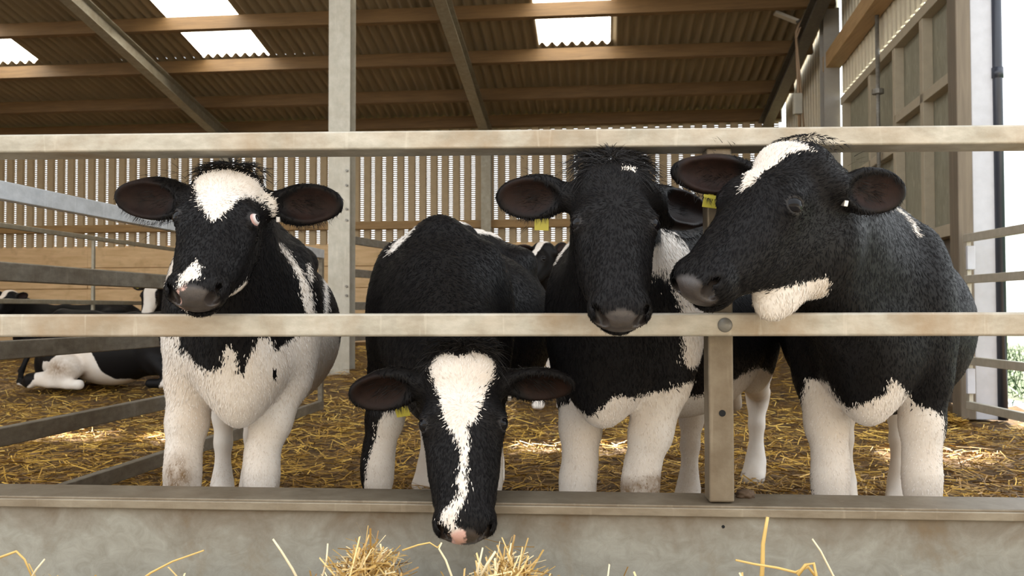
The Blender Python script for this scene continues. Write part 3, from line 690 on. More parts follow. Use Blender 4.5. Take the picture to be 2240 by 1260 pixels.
    for s in (-1, 1):                                                  # bare grey skin round the eye
        de = np.linalg.norm(hl - np.array((s*EYE_U, EYE_V, EYE_W)), axis=1); nose = np.maximum(nose, np.clip((.0265-de)/.003, 0, 1)*.28)
    for E, s in ear_fr:
        el = E.loc(V); d = np.hypot((el[:, 0]-.110)/.066, el[:, 1]/.045)
        inn = np.clip((1.0-d)*4, 0, 1)*np.clip((el[:, 2]+.016)/.006, 0, 1)*(el[:, 2] < .03)
        earin = np.maximum(earin, inn*(el[:, 0] > .03))
    D = dict(V=V, hl=hl, bl=bl, white=white, nose=nose, pink=pink, dirt=dirt, onhead=onhead, H=H, Bf=Bf)
    if pat: pat(D)
    root = thing('cow', name_label, 'cow', (cx[0], cx[1], cx[2]), group)
    me = np_mesh('body', V, Q)
    for k, a in (('white', D['white']), ('nose', D['nose']), ('pink', D['pink']), ('earin', earin), ('dirt', D['dirt'])):
        at_ = me.attributes.new(k, 'FLOAT', 'POINT'); at_.data.foreach_set('value', np.ascontiguousarray(a, np.float32))
    # hair flow: along the face on the head, down the body elsewhere
    fc = np.where(onhead[:, None], np.stack([hl[:, 0]*1.0, hl[:, 2], hl[:, 1]], 1), np.stack([bl[:, 0], bl[:, 1], bl[:, 2]], 1))
    at_ = me.attributes.new('flow_co', 'FLOAT_VECTOR', 'POINT'); at_.data.foreach_set('vector', np.ascontiguousarray(fc, np.float32).ravel())
    bo = link('body', me, M_COAT, root, smooth=True)
    # eyes
    for s in (-1, 1):
        g = unit((s*.80, .02, .60)) if gaze is None else unit(gaze[0 if s < 0 else 1])
        bm = bmesh.new(); bmesh.ops.create_uvsphere(bm, u_segments=28, v_segments=20, radius=.0215*hs)
        c = H.wor((s*EYE_U,EYE_V,EYE_W)); gw = H.R @ g; vs = [np.array(q.co) for q in bm.verts]
        me = bpy.data.meshes.new('eye'); bm.to_mesh(me); bm.free(); me.transform(Matrix.Translation(Vector(c)))
        ir = me.attributes.new('iris', 'FLOAT', 'POINT'); ir.data.foreach_set('value', [math.acos(max(-1, min(1, float(np.dot(q, gw)/np.linalg.norm(q)))))*(1.0 if whites_of_eye and s > 0 else 0.28) for q in vs])
        link('eye', me, M_EYE, root, smooth=True)
    # forelock on the poll
    rng = np.random.default_rng(seed)
    if tuft[0]:
        nt_ = tuft[0]; uu = np.clip(rng.normal(0, .045, nt_), -.09, .09); vv = rng.uniform(-.045, .05, nt_); hi_ = H.wor
        rr = np.array([hi_((a_, b_, -.012 - 2.6*a_*a_ - (6.0*(b_-.02)**2 if b_ < .02 else 0))) for a_, b_ in zip(uu, vv)])
        sd_ = np.sign(uu)*np.minimum(1, np.abs(uu)/.02)
        dd = np.stack([sd_*.75 + rng.normal(0, .25, nt_), .30 + rng.normal(0, .35, nt_) - (vv < -.02)*.5, .22 - .12 + rng.normal(0, .13, nt_)], 1); dd /= np.linalg.norm(dd, axis=1)[:, None]
        Vb, Qb = blades(rr, dd @ H.R.T, tuft[1], .0022, rng, (0,0,-.45))
        link('forelock', np_mesh('forelock', Vb, Qb), M_HAIRB, root)
    # fringe of hair along the lower ear edge
    for E, s in ear_fr:
        m_ = 150 if res <= 1.3 else 0
        if m_:
            t = rng.uniform(-1, 1, m_); hh = .05; sg = -1 if (E.R @ np.array((0,1,0)))[2] > 0 else 1
            rr = np.array([E.wor((.095+.07*a_, sg*hh*.9*math.sqrt(max(0, 1-a_*a_)), .004)) for a_ in t])
            dd = np.stack([t*.5 + rng.normal(0, .3, m_), np.full(m_, sg*.7), .6 + rng.normal(0, .3, m_)], 1); dd /= np.linalg.norm(dd, axis=1)[:, None]
            Vb, Qb = blades(rr, dd @ E.R.T, .022, .0012, rng, (0,0,-.2)); link('ear_hair', np_mesh('ear_hair', Vb, Qb), M_HAIRB, root)
    for E, s in (ear_fr if res <= 1.3 else []):
        m_ = 260; a_ = rng.uniform(.02, .12, m_); bb = rng.normal(0, .022, m_)
        rr = np.array([E.wor((p, q, -.008)) for p, q in zip(a_, bb)]); dd = np.stack([np.full(m_, .8), bb*8 + rng.normal(0, .35, m_), rng.uniform(.25, .7, m_)], 1); dd /= np.linalg.norm(dd, axis=1)[:, None]
        Vb, Qb = blades(rr, dd @ E.R.T, .034, .0014, rng, (0,0,-.15)); link('ear_hair', np_mesh('ear_hair', Vb, Qb), M_HAIRB, root)
    if fur:
        A_, B_, C_, D_ = (V[Q[:, q]] for q in range(4)); nrm = np.cross(C_-A_, D_-B_); area = np.linalg.norm(nrm, axis=1) + 1e-12; nrm /= area[:, None]
        ok = (bl[Q[:, 0], 1] < 1.35) & (D['nose'][Q[:, 0]] < .15) & (earin[Q[:, 0]] < .2)
        wt = area*ok*np.where(onhead[Q[:, 0]], 2.2, 1.0); pick = rng.choice(len(Q), fur, p=wt/wt.sum()); s_, t_ = rng.uniform(0, 1, (2, fur, 1))
        R_ = (A_[pick]*(1-s_)+B_[pick]*s_)*(1-t_) + (D_[pick]*(1-s_)+C_[pick]*s_)*t_; N_ = nrm[pick]; q0 = Q[pick, 0]; hh_ = H.loc(R_); oh = onhead[q0]
        dh = np.stack([hh_[:, 0], hh_[:, 1]-.17, np.zeros(fur)], 1) @ H.R.T; db = np.tile(Bf.R @ np.array((0, .45, -1.0)), (fur, 1)); dr = np.where(oh[:, None], dh, db)
        dr = dr/(np.linalg.norm(dr, axis=1)[:, None]+1e-9) + rng.normal(0, .22, (fur, 3)); dr -= N_*(dr*N_).sum(1)[:, None]; dr /= np.linalg.norm(dr, axis=1)[:, None] + 1e-9
        dr = dr*.96 + N_*rng.uniform(.08, .34, fur)[:, None]; Ls = np.where(oh, .0095, np.where(bl[q0, 2] < .55, .0075, .013))*rng.uniform(.6, 1.3, fur); side = np.cross(dr, N_); ww = np.where(oh, .0010, .0014)[:, None]
        Vb = np.stack([R_ - side*ww, R_ + side*ww, R_ + dr*Ls[:, None]*.6 + side*ww*.7, R_ + dr*Ls[:, None]*.6 - side*ww*.7, R_ + dr*Ls[:, None] - N_*(Ls*.12)[:, None]], 1).reshape(-1, 3)
        bi = (np.arange(fur)*5)[:, None]; tri = np.concatenate([bi+np.array([[0,1,2]]), bi+np.array([[0,2,3]]), bi+np.array([[3,2,4]])])
        me = np_mesh('coat_hair', Vb, tri); sh = D['white'][q0]; sh = (sh + rng.normal(0, .006, fur) > 0).astype(np.float32)
        for k, a in (('shade', np.repeat(sh, 5)), ('tone', np.repeat(rng.uniform(0, 1, fur), 5)), ('soil', np.repeat(D['dirt'][q0]*rng.uniform(.5, 1, fur), 5))):
            at_ = me.attributes.new(k, 'FLOAT', 'POINT'); at_.data.foreach_set('value', a.astype(np.float32))
        link('coat_hair', me, M_FUR, root)['kind'] = 'stuff'
    for kind, side, pos in tags:
        E = [e for e, s in ear_fr if s == side][0]; c = Vector(E.wor(pos)); A = Vector(E.R[:, 0]); Bv = Vector(E.R[:, 1]); Nn = Vector(E.R[:, 2])
        if kind == 'yellow':
            m = MB(); M4 = Matrix.Translation(c) @ Matrix((A, Bv, Nn)).transposed().to_4x4()
            m.box(-.019, .019, -.022, .010, -.0012, .0012, M4); m.box(-.007, .007, -.032, -.022, -.0012, .0012, M4)
            m.build('ear_tag', M_TAGY, root, bevel=0.001)['label'] = 'yellow plastic ear tag'
        else:
            m = MB(); M4 = Matrix.Translation(c) @ Matrix((A, Bv, Nn)).transposed().to_4x4()
            m.box(-.005, .005, -.003, .011, -.014, .014, M4); m.build('ear_clip', M_TAGS, root, bevel=0.0015)['label'] = 'small metal ear clip'
    return root, D

def fore_leg(Bf_, s, foot, bs, thick=1.0, fwd=0.0):
    """shoulder to hoof; foot = world xy of the hoof; frame given as (origin, axis)"""
    o, yb_, xb_ = Bf_; L = lambda x, y, z: np.array(o) + (np.array(xb_)*x + np.array(yb_)*y + np.array((0,0,1))*z)*bs
    g = float(ground_h(foot[0], foot[1])) - 0.01; F_ = lambda y, z: np.array((foot[0], foot[1], g)) + np.array(yb_)*y*bs + np.array((0,0,z*bs))
    return [(L(s*.145,.20,.80), .090*bs*thick), (L(s*.145,.20,.64)*.75+F_(.05,.62)*.25, .076*bs*thick), (F_(.03,.50)*.7+L(s*.145,.2,.5)*.3, .060*bs*thick), (F_(.02,.41), .048*bs*thick), (F_(.0,.36), .0495*bs*thick),
            (F_(.0,.315), .046*bs*thick), (F_(.012,.24), .035*bs*thick), (F_(.012,.15), .034*bs*thick), (F_(.01,.105), .044*bs*thick), (F_(-.015,.065), .042*bs*thick), (F_(-.03,.045), .043*bs*thick)]
def hind_leg(Bf_, s, foot, bs, thick=1.0):
    o, yb_, xb_ = Bf_; L = lambda x, y, z: np.array(o) + (np.array(xb_)*x + np.array(yb_)*y + np.array((0,0,1))*z)*bs
    g = float(ground_h(foot[0], foot[1])) - 0.01; F_ = lambda y, z: np.array((foot[0], foot[1], g)) + np.array(yb_)*y*bs + np.array((0,0,z*bs))
    st = L(s*.17,1.18,.66)*.6 + F_(-.16,.66)*.4
    return [(L(s*.15,1.30,.85), .15*bs), (st, .11*bs*thick), (st*.45+F_(.07,.47)*.55, .078*bs*thick), (F_(.085,.44), .054*bs*thick), (F_(.075,.39), .047*bs*thick),
            (F_(.05,.28), .036*bs*thick), (F_(.03,.15), .035*bs*thick), (F_(.02,.10), .045*bs*thick), (F_(-.01,.06), .043*bs*thick), (F_(-.025,.045), .043*bs*thick)]
def claws(Bf_, foot, bs):
    o, yb_, xb_ = Bf_; g = float(ground_h(foot[0], foot[1])) - 0.01
    return [[(np.array((foot[0], foot[1], g)) + (np.array(yb_)*y + np.array(xb_)*s*x)*bs + np.array((0,0,z*bs)), r*bs) for x, y, z, r in ((.017,-.02,.05,.034), (.024,-.06,.030,.030), (.024,-.095,.018,.020))] for s in (-1, 1)]
def axes(chest, rump, z=0.0):
    c = np.array((chest[0], chest[1], z)); y = unit(np.array((rump[0]-chest[0], rump[1]-chest[1], 0))); return c, y, np.array((y[1], -y[0], 0))
def body_poly(px, chest, rump, depth, bs=1.0):
    """outline given on the photo, carried onto the cow's own cross plane at a depth along its trunk: (across, height) pairs"""
    c, y, x = axes(chest, rump); out = []
    for p in px:
        q = np.array(at(p[0], p[1], 1.0)) - np.array((0,0,CAM_Z)); o = np.array((0,0,CAM_Z))
        t = (c + y*depth*bs - o).dot(y)/q.dot(y); h = o + q*t; out.append(((h-c).dot(x)/bs, h[2]/bs))
    return out
def face_poly(px, P, v, w, hs, lift=-0.012):
    v = unit(v); w = np.array(w, float); w = unit(w - v*w.dot(v)); u = np.cross(w, v); P0 = np.array(P) + w*lift*hs; out = []
    for p in px:
        q = np.array(at(p[0], p[1], 1.0)) - np.array((0,0,CAM_Z)); o = np.array((0,0,CAM_Z)); t = (P0-o).dot(w)/q.dot(w); h = o + q*t - np.array(P)
        out.append((h.dot(u)/hs, h.dot(v)/hs))
    return out
def X_at(px, y): return float(at(px, 680, y).x)
RES = 1.0
def put(D, sd, sel=None, key='white'):
    a = D[key]; sd = sd if sel is None else np.where(sel, sd, -9.0); np.maximum(a, sd, out=a)
def face(D, px, args, key='white', wmin=-.12):
    hl = D['hl']; put(D, poly_sd(hl[:, :2], face_poly(px, *args)), D['onhead'] & (hl[:, 2] > wmin), key)
def trunk(D, px, ch, ru, depth, bs, y0=-1, y1=9, cond=None):
    bl = D['bl']; s = ~(D['onhead'] & (D['hl'][:, 1] < .5)) & (bl[:, 1] > y0) & (bl[:, 1] < y1)
    if cond is not None: s &= cond
    put(D, poly_sd(bl[:, [0, 2]], body_poly(px, ch, ru, depth, bs)), s)
def line(D, px, ch, ru, depth, bs, wid, y0=-1, y1=9):
    pts = np.array(body_poly(px, ch, ru, depth, bs)); q = D['bl'][:, [0, 2]]; d = np.full(len(q), 9.0)
    for a, c in zip(pts, pts[1:]):
        e = c-a; t = np.clip((q-a) @ e/(e @ e), 0, 1); d = np.minimum(d, np.linalg.norm(q - a - t[:, None]*e, axis=1))
    put(D, wid-d, ~D['onhead'] & (D['bl'][:, 1] > y0) & (D['bl'][:, 1] < y1))
def stand(ch, ru, bs, fore, hind, thick=1.0):
    A = axes(ch, ru); return [q for f in list(fore)+list(hind) for q in claws(A, f, bs)] + [fore_leg(A, s, f, bs, thick) for s, f in zip((-1, 1), fore)] + [hind_leg(A, s, f, bs, thick) for s, f in zip((-1, 1), hind)]
def XD(px, d): return (X_at(px, d), d)

# --- first cow: white blaze, pink nose, looking to the left
h1 = ((-.8467,2.3005,1.2509), (.059,-.683,-.728), (.112,-.72,.685), .95)
c1, r1 = XD(524, 2.50), XD(572, 4.0)
def pat1(D):
    hl, bl = D['hl'], D['bl']
    face(D, [(421,391),(438,388),(470,384),(502,381),(533,388),(580,394),(606,404),(616,435),(604,420),(574,408),(540,428),(516,449),(499,466),(479,483),(463,491),(451,472),(436,449),(431,428),(426,411)], h1)
    face(D, [(387,622),(395,601),(414,584),(431,571),(438,588),(438,612),(420,611),(404,616)], h1)
    face(D, [(384,628),(392,603),(414,590),(432,590),(436,610),(412,614),(398,625)], h1, 'pink')
    put(D, .022 - np.hypot(hl[:, 0]-.02, hl[:, 1]-.475)*1.0, D['onhead'] & (hl[:, 2] < -.125))
    put(D, poly_sd(hl[:, 1:], [(.28,-.2),(.38,-.2),(.40,-.13),(.33,-.145)]), D['onhead'] & (hl[:, 0] > 0.0))
    trunk(D, [(330,700),(340,732),(391,735),(386,782),(409,770),(425,790),(459,809),(492,800),(500,760),(504,752),(522,770),(528,805),(537,818),(545,785),(560,755),(572,737),(592,737),(605,767),(641,741),(690,700),(760,690),(800,1400),(280,1400)], c1, r1, 0.02, 1.0, y1=1.0)
    put(D, np.where(bl[:, 2] < .62, .05, -.3), bl[:, 1] > 1.0)
    put(D, .72 - bl[:, 2] + .05*np.sin(bl[:, 1]*9), (bl[:, 1] > .5) & (bl[:, 1] <= 1.2))
    trunk(D, [(607,542),(628,560),(658,598),(679,642),(687,690),(668,690),(658,645),(654,618),(634,581)], c1, r1, .35, 1.0, -.05, .95)
    trunk(D, [(709,601),(719,618),(717,690),(708,690)], c1, r1, .6, 1.0, .0, .95); trunk(D, [(668,590),(674,588),(682,622),(676,625)], c1, r1, .45, 1.0, .0, .95)
    trunk(D, [(366,625),(373,590),(392,553),(402,560),(402,600),(380,622)], c1, r1, .2, 1.0, -.1)
    put(D, -.3*np.ones(len(bl)))
    sp = np.hypot((bl[:, 0]-.10)/.007, (bl[:, 2]-.665)/.015); D['white'][(sp < 1) & (bl[:, 1] < .5)] = -.02   # small dark spot on the white shoulder
    D['dirt'][:] = np.clip(1.5 - np.hypot((bl[:, 0]+.175)/.050, (bl[:, 2]-.355)/.075)*1.2, 0, 1)*(bl[:, 0] < 0)*(bl[:, 1] < .6) + .5*np.clip((.37-bl[:, 2])/.05, 0, 1)*(bl[:, 0] > .1)*(bl[:, 1] < .6)
e1 = [(-1, at(252,426,2.37), (.10,-1,-.25), .056), (1, at(750,450,2.37), (-.10,-1,-.2), .055)]
make_cow('cow with white forehead triangle and pink nose, head over the rail by the partition gate', *h1, c1, r1, 1.0, e1,
         stand(c1, r1, 1.0, (XD(402,2.58), XD(574,2.62)), (XD(488,3.75), XD(552,4.0)), 1.0), pat1, barrel=1.15, res=RES, fur=90000, whites_of_eye=True,
         gaze=((-.75,.0,.65), (.90,-.05,.42)), tuft=(700,.045), tags=[('metal', 1, (.035,-.035,.012))], seed=1, group='cows at the feed barrier')

# --- second cow: head down through the barrier, long white blaze
h2 = ((-.2081,2.2207,.7596), (.056,-.466,-.883), (.094,-.878,.469), .97)
c2, r2 = XD(935, 2.62), XD(1078, 4.2)
def pat2(D):
    hl, bl = D['hl'], D['bl']
    face(D, [(937,798),(953,776),(975,772),(1004,786),(1030,770),(1055,775),(1080,779),(1086,798),(1080,820),(1068,843),(1049,900),(1039,926),(1023,938),(1026,980),(1024,1021),(1017,1040),(1023,1053),(1020,1084),(1004,1122),(995,1148),(1010,1158),(1017,1167),(1004,1185),(988,1182),(984,1154),(963,1134),(969,1116),(995,1097),(1004,1072),(999,1053),(1007,1027),(1007,989),(991,951),(972,919),(963,875),(950,837)], h2)
    face(D, [(966,1132),(975,1128),(992,1140),(1010,1158),(1019,1167),(1010,1195),(992,1190),(986,1160)], h2, 'pink')
    trunk(D, [(850,560),(862,530),(885,497),(903,487),(906,500),(888,530),(868,552)], c2, r2, .15, 1.0, -.1)
    trunk(D, [(950,488),(985,470),(1045,462),(1056,492),(1008,500),(1026,512),(985,507)], c2, r2, .62, 1.0, .3)
    trunk(D, [(776,700),(798,636),(800,650),(792,700)], c2, r2, .6, 1.0, .0)
    trunk(D, [(815,935),(835,900),(880,900),(900,930),(930,985),(1300,1000),(1300,1400),(700,1400),(790,1060),(800,1000),(812,960)], c2, r2, .06, 1.0, y1=.7)
    put(D, .60 - bl[:, 2], bl[:, 1] > .7)
e2 = [(-1, at(763,864,2.30), (.1,-1,-.35), .056), (1, at(1257,848,2.30), (-.1,-.8,-.7), .054)]
n2 = dict(crest=(0,.20,.98), mid=(0,.10,.85), low=(0,.0,.74))
make_cow('cow with a long white blaze, head lowered through the barrier to the hay', *h2, c2, r2, 1.0, e2,
         stand(c2, r2, 1.0, (XD(826,2.78), XD(1062,2.74)), (XD(932,4.2), XD(1080,4.3)), .98), pat2, neck=n2, barrel=1.18, res=RES, fur=90000,
         tuft=(1000,.045), tags=[('metal', 1, (.03,-.036,.008)), ('yellow', -1, (.07,.060,.004))], seed=2, group='cows at the feed barrier')

# --- third cow: black face, muzzle over the rail
h3 = ((.1727,2.151,1.2323), (.0,-.545,-.838), (.042,-.838,.545), .93)
c3, r3 = XD(1306, 2.52), (.86, 4.0)
def pat3(D):
    hl, bl = D['hl'], D['bl']
    face(D, [(1357,380),(1362,375),(1378,371),(1389,372),(1387,382),(1378,378)], h3)
    trunk(D, [(1180,905),(1195,897),(1223,882),(1272,891),(1305,909),(1333,888),(1357,864),(1382,873),(1412,864),(1437,861),(1461,851),(1490,840),(1520,1400),(1150,1400)], c3, r3, .0, 1.0, y1=.45)
    trunk(D, [(1432,490),(1461,535),(1490,586),(1516,640),(1532,741),(1545,820),(1545,905),(1470,800),(1472,741),(1472,686),(1464,638),(1449,589),(1430,552)], c3, r3, .02, 1.0, -.2, .5)
    trunk(D, [(1190,575),(1205,530),(1222,493),(1236,493),(1222,530),(1203,570)], c3, r3, .05, 1.0, -.05)
    put(D, .60 - bl[:, 2] + .04*np.sin(bl[:, 0]*14 + bl[:, 1]*5), bl[:, 1] > .40)
    D['dirt'][:] = np.clip((.375-bl[:, 2] + .15*(bl[:, 0]-.12))/.025, 0, 1)*(bl[:, 1] < .6)*(bl[:, 0] > 0) + .5*np.clip(1-np.abs(bl[:, 2]-.40)/.06, 0, 1)*(bl[:, 1] > .9)*(bl[:, 0] > 0)
e3 = [(-1, at(1086,428,2.24), (.1,-1,-.25), .056), (1, at(1550,478,2.42), (-.3,-1,.1), .05)]
make_cow('cow with an all-black face and shaggy forelock, muzzle hanging over the middle rail', *h3, c3, r3, 1.0, e3,
         stand(c3, r3, 1.0, (XD(1262,2.66), XD(1398,2.60)), (XD(1500,3.7), XD(1648,4.4)), 1.04), pat3, barrel=1.1, res=RES, fur=90000,
         tuft=(1900,.060), tags=[('yellow', -1, (.075,.066,.004))], seed=3, group='cows at the feed barrier')

# --- fourth cow: head turned to the left, chin on the rail
h4 = ((.608,2.085,1.268), (-.62,-.37,-.69), (-.42,-.56,.71), 1.0)
c4, r4 = XD(1895, 2.50), (1.50, 3.95)
def pat4(D):
    hl, bl = D['hl'], D['bl']
    face(D, [(1622,429),(1632,390),(1625,368),(1655,329),(1687,293),(1707,295),(1726,310),(1759,322),(1779,335),(1726,348),(1700,368),(1674,387),(1655,410)], h4, wmin=-.085)
    put(D, poly_sd(hl[:, 1:], [(.17,-.42),(.40,-.42),(.40,-.150),(.36,-.165),(.30,-.205),(.24,-.240),(.19,-.275)]), (hl[:, 1] > .10) & (hl[:, 1] < .45) & (hl[:, 2] > -.36) & (np.abs(hl[:, 0]) < .13))
    trunk(D, [(1745,905),(1759,843),(1811,843),(1830,875),(1857,898),(1896,885),(1935,869),(1954,833),(1974,856),(1993,895),(2013,908),(2039,914),(2066,936),(2090,1400),(1785,1400),(1772,1060),(1758,1010),(1745,950)], c4, r4, .02, 1.0, y1=.5)
    put(D, .50 - bl[:, 2], bl[:, 1] > .9)
    line(D, [(1944,459),(1980,478),(2000,505),(2008,526)], c4, r4, .05, 1.0, .003, -.1, .42)
e4 = [(-1, at(1470,368,2.14), (.1,-1,-.1), .048), (1, at(1979,430,2.08), (-.15,-1,-.2), .055)]
def ex4(f, H, Bf):
    f.ell(H, (.04,.250,-.228), (.048,.125,.088), .07)          # loose skin of the jaw and throat pressed on the rail
    f.cone(H, (0,.2,-.16), (.03,.10,-.27), .065, .09, .08)
make_cow('large glossy black cow at right, head turned left with its chin resting on the rail', *h4, c4, r4, 1.02, e4,
         stand(c4, r4, 1.02, (XD(1812,2.62), XD(2012,2.60)), (XD(1842,3.9), XD(1962,3.9)), 1.0), pat4, barrel=1.16, res=RES, fur=90000, extra=ex4,
         tuft=(380,.022), tags=[('metal', 1, (.03,-.036,.010)), ('yellow', -1, (.10,.056,.004))], seed=4, group='cows at the feed barrier')
# ------------------------------------------------------------------ cattle farther back
def side_poly(D, pts, near=True):
    """outline on the flank in (along the trunk, height) of the cow's own frame"""
    bl = D['bl']; put(D, poly_sd(bl[:, 1:], pts), ~D['onhead'] & ((bl[:, 0] < .06) if near else (bl[:, 0] > -.06)))
def lying_legs(ch, ru, zo, bs, near=-1):
    c, y, x = axes(ch, ru, zo); L = lambda a, b_, h: c + (x*a + y*b_ + np.array((0,0,h)))*bs
    G = .45
    out = []
    for s in (-1, 1):
        out.append([(L(s*.15,1.25,.72), .17*bs), (L(s*.30,1.02,.64), .12*bs), (L(s*.33,1.05,G+.10), .085*bs), (L(s*.33,1.42,G+.08), .055*bs), (L(s*.36,1.20,G+.05), .042*bs), (L(s*.37,.98,G+.04), .04*bs), (L(s*.37,.86,G+.04), .05*bs)])
        out.append([(L(s*.16,.2,.72), .09*bs), (L(s*.2,.0,G+.12), .07*bs), (L(s*.2,-.14,G+.08), .055*bs), (L(s*.22,.12,G+.05), .04*bs), (L(s*.22,.22,G+.05), .045*bs)])
    return out
# lying cow on the left, rump towards the left, its head hidden behind the first cow
zA = .12-.45
chA, ruA = (X_at(405, 8.2), 8.2, zA), (X_at(60, 8.5), 8.5)
def patA(D):
    bl = D['bl']
    side_poly(D, [(.86,.90),(.98,.90),(1.08,.80),(1.20,.70),(1.30,.70),(1.36,.62),(1.32,.54),(1.48,.40),(.70,.40),(.62,.52),(.72,.60),(.76,.72)])
    side_poly(D, [(.70,.53),(.52,.53),(.44,.40),(.72,.40)]); side_poly(D, [(.06,.56),(.14,.40),(-.04,.40)])
    put(D, .09 - np.hypot(bl[:, 1]-1.55, bl[:, 2]-.40)); D['dirt'][:] = np.clip(1-np.hypot((bl[:, 1]-1.06)/.24, (bl[:, 2]-.64)/.13), 0, 1)
def exA(f, H, Bf):
    f.ell(Bf, (.0,1.40,.66), (.22,.19,.25), .08)
    f.chain(Bf, [(0,1.50,1.0),(-.12,1.60,.80),(-.22,1.62,.60),(-.30,1.56,.50),(-.36,1.40,.47)], [.03,.028,.026,.03,.03], .03)
pA = np.array((chA[0]+.25, 8.0, zA+1.22)); 
make_cow('cow lying on the straw with a dirty white thigh, seen under the left rails', pA, (.7,-.2,-.7), (.6,-.2,.8), .95, chA, ruA, 1.0,
         [(-1, pA+np.array((-.05,-.26,0)), (.5,-.5,.3), .05), (1, pA+np.array((-.05,.28,0)), (.5,.5,.3), .05)], lying_legs(chA, ruA, zA, 1.0), patA, res=2.0, tuft=(0,0), lying=True, tail=False, extra=exA, seed=11, group='cows resting farther back')
# black cow lying behind the left gate, white face at the frame's edge
zB = .30-.47
chB, ruB = (X_at(45, 10.9), 10.9, zB), (X_at(235, 11.6), 11.6)
def patB(D):
    hl = D['hl']; put(D, poly_sd(hl[:, :2], [(-.055,-.06),(.06,-.06),(.05,.2),(.06,.5),(-.06,.5),(-.05,.2)]), D['onhead'] & (hl[:, 2] > -.11))
pB = np.array(at(18, 632, 10.6))
make_cow('black cow with a white face lying behind the left gate', pB, (-.35,-.55,-.76), (-.30,-.72,.62), .95, chB, ruB, .95,
         [(-1, at(-22, 640, 10.6), (.1,-1,-.2), .05), (1, at(62, 645, 10.7), (.2,-1,-.2), .05)], lying_legs(chB, ruB, zB, .95), patB, res=2.0, tuft=(0,0), lying=True, tail=False, seed=12, group='cows resting farther back')
# white-faced cow with an ear tag, half hidden by the first cow
zC = .28-.47
chC, ruC = (X_at(372, 10.8), 10.8, zC), (X_at(440, 12.1), 12.1)
pC = np.array(at(328, 612, 10.5))
def patC(D):
    hl = D['hl']; put(D, poly_sd(hl[:, :2], [(-.060,-.06),(.09,-.06),(.09,.3),(.09,.47),(-.05,.47),(-.035,.35),(-.055,.2)]), D['onhead'] & (hl[:, 2] > -.12))
    D['pink'][:] = np.where(D['nose'] > .05, .1, -.1)
make_cow('small white-faced cow with a yellow ear tag, half hidden behind the first cow', pC, (.05,-.42,-.90), (.0,-.9,.42), .95, chC, ruC, .95,
         [(-1, at(289, 624, 10.55), (.1,-1,-.2), .05), (1, at(372, 628, 10.55), (-.1,-1,-.2), .05)], lying_legs(chC, ruC, zC, .95), patC, res=2.0, tuft=(0,0), lying=True, tail=False,
         tags=[('yellow', -1, (.10,.012,.016))], seed=13, group='cows resting farther back')
# cow standing far back in the gap between the second and third cows
chD, ruD = XD(1205, 7.3), XD(1235, 8.7)
pD = np.array(at(1187, 524, 7.05))
def patD(D):
    hl, bl = D['hl'], D['bl']
    put(D, poly_sd(hl[:, :2], [(-.03,-.05),(.07,-.05),(.035,.10),(.03,.2),(.045,.36),(.0,.40),(-.03,.3),(-.03,.12)]), D['onhead'] & (hl[:, 2] > -.09))
    put(D, .6 - bl[:, 2] + .03*np.sin(bl[:, 0]*20))
make_cow('distant cow with a white blaze standing in the gap beside the black-faced cow', pD, (-.42,-.55,-.72), (-.45,-.60,.66), .95, chD, ruD, 1.0,
         [(-1, at(1128, 540, 7.0), (.1,-1,-.2), .045), (1, at(1240, 535, 7.1), (-.1,-1,-.2), .045)], stand(chD, ruD, 1.0, (XD(1178, 7.4), XD(1232, 7.4)), (XD(1200, 8.5), XD(1262, 8.5)), .95), patD, res=2.0, tuft=(0,0), seed=14, group='cows resting farther back')

# ------------------------------------------------------------------ hay in the trough
b = NB('hay'); M_HAY = b.done(b.ramp(b.attr('tone'), [(0.0, (0.25,0.13,0.03)), (0.4, (0.52,0.32,0.09)), (0.75, (0.74,0.53,0.22)), (1.0, (0.86,0.72,0.45))]), 0.5)
def heap(cx, half, zt, y, n, seed, steep):
    def pos(k, r):
        x = r.normal(0, .5, k); h = np.exp(-x*x*1.6); z = .10 + (zt-.10)*h*r.uniform(.15, 1.0, k)**.6
        return np.stack([cx + x*half, y + r.normal(0, .07, k), z], -1)
    V, Q, T = straws(n, pos, .05, .16, .0042, seed, steep); return V, Q, T
bedv = [heap(-1.15 + .33*i, .30, .235, 1.86, 500, 40+i, 1.2) for i in range(9)]
def join(parts):
    V = np.concatenate([p[0] for p in parts]); off = np.cumsum([0]+[len(p[0]) for p in parts[:-1]]); return V, np.concatenate([p[1]+o for p, o in zip(parts, off)]), np.concatenate([p[2] for p in parts])
tag(straw_obj('hay_bed', *join(bedv), M_HAY), 'low layer of hay along the bottom of the trough', 'hay', kind='stuff')
x1_, x2_ = X_at(795, 1.9), X_at(1110, 1.9)
tag(straw_obj('hay_pile', *heap(x1_, .12, .312, 1.90, 1100, 61, 1.7), M_HAY), 'tall spiky golden hay pile left of the lowered muzzle', 'hay', kind='stuff')
tag(straw_obj('hay_pile', *heap(x2_, .14, .293, 1.90, 1000, 62, 1.6), M_HAY), 'pale hay pile right of the lowered muzzle', 'hay', kind='stuff')
M_STALK = [plain('stalk_gold', (0.66,0.44,0.14), 0.5), plain('stalk_pale', (0.80,0.68,0.45), 0.5)]
def stalk(label, px, d, w, m=0):
    pts = [at(x, y, dd) for (x, y), dd in zip(px, d if isinstance(d, (list, tuple)) else [d]*len(px))]
    n = len(pts); tag(MB().tube(pts, [w*(1 - .35*i/(n-1)) for i in range(n)], 6).build('hay_stalk', M_STALK[m], smooth=True), label, 'hay stalk', 'single stalks standing out of the hay')
Y_ = 1.90
stalk('broad upright hay stalk, tallest at the right of the trough', [(1664,1300),(1668,1235),(1669,1190),(1674,1160),(1679,1131)], Y_, .0052)
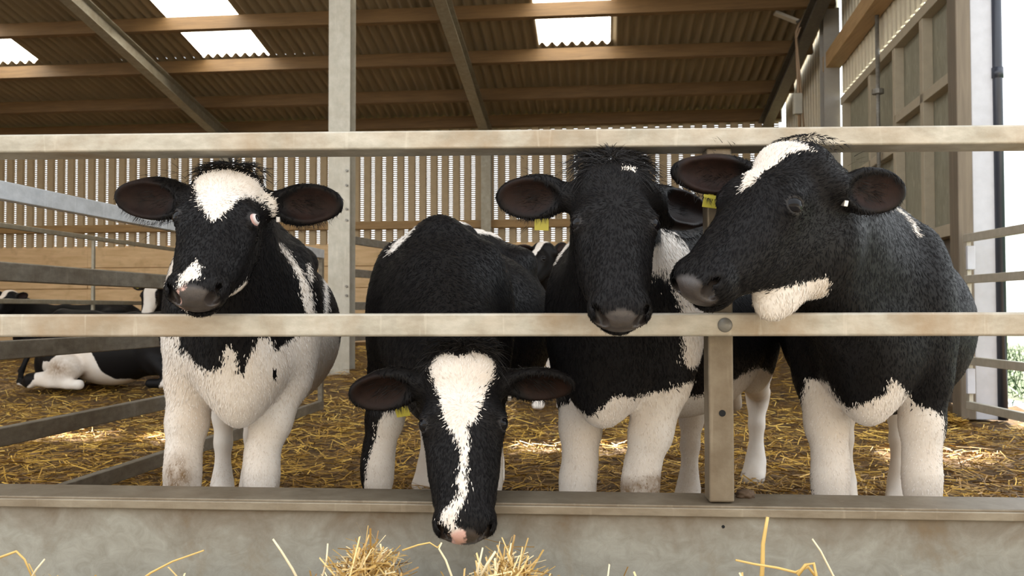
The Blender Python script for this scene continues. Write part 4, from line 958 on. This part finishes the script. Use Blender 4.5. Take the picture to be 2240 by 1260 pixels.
stalk('long hay stalk lying almost flat, crossing the tall upright one', [(1790,1268),(1768,1240),(1740,1252),(1700,1242),(1650,1234),(1609,1225)], 1.88, .0036)
stalk('folded hay blade bent over at the end of the flat stalk', [(1745,1258),(1762,1236),(1780,1232),(1786,1262),(1788,1290)], 1.87, .004)
stalk('pale thin hay stalk leaning left at the right end of the trough', [(1850,1300),(1822,1258),(1795,1205),(1777,1179)], Y_, .0026, 1)
stalk('slender pale hay stalk leaning left of the tall hay pile', [(668,1300),(640,1245),(615,1205),(597,1179)], Y_, .0034, 1)
stalk('straight pale hay stalk standing upright in the tall pile', [(700,1300),(706,1260),(714,1230),(717,1189)], Y_, .0028, 1)
stalk('golden hay stalk slanting up right, alone on the left of the trough', [(300,1275),(330,1253),(378,1228),(446,1204)], Y_, .0030)
stalk('bent golden hay stalk at the left corner of the trough', [(-10,1223),(36,1206),(54,1224),(70,1262)], Y_, .0032)
stalk('pale hay stalk slanting up right at the left corner', [(62,1275),(80,1245),(98,1223)], Y_, .0030, 1)
stalk('crooked pale hay stalk under the lowered muzzle', [(985,1300),(988,1260),(975,1225),(960,1200),(966,1187)], 1.88, .0030, 1)
stalk('greenish thin hay stalk reaching towards the lowered muzzle', [(880,1204),(915,1192),(940,1187),(957,1198),(966,1187)], 1.88, .0022)
stalk('thin upright pale hay stalk right of the lowered muzzle', [(1040,1290),(1047,1240),(1056,1198)], Y_, .0030, 1)
stalk('short thick pale hay stalk leaning right in the pale pile', [(1050,1265),(1065,1235),(1084,1206)], Y_, .0040, 1)

bm = bmesh.new(); bmesh.ops.create_icosphere(bm, subdivisions=3, radius=1.0); rg = random.Random(4)
for q in bm.verts: q.co *= 1 + .25*math.sin(q.co.x*7+q.co.y*5)*math.sin(q.co.z*6+1) + rg.uniform(-.05, .05)
me = bpy.data.meshes.new('dung_clod'); bm.to_mesh(me); bm.free(); p = at(1628, 1080, 2.31)
me.transform(Matrix.Translation((p.x, 2.30, zb(-.492)+.012 - .004*p.x)) @ Matrix.Diagonal((.024, .018, .013, 1)))
tag(link('dung_clod', me, plain('clod', (0.09,0.055,0.03), 0.8), smooth=True), 'small dark clod on the trough cap beside the steel post', 'clod')
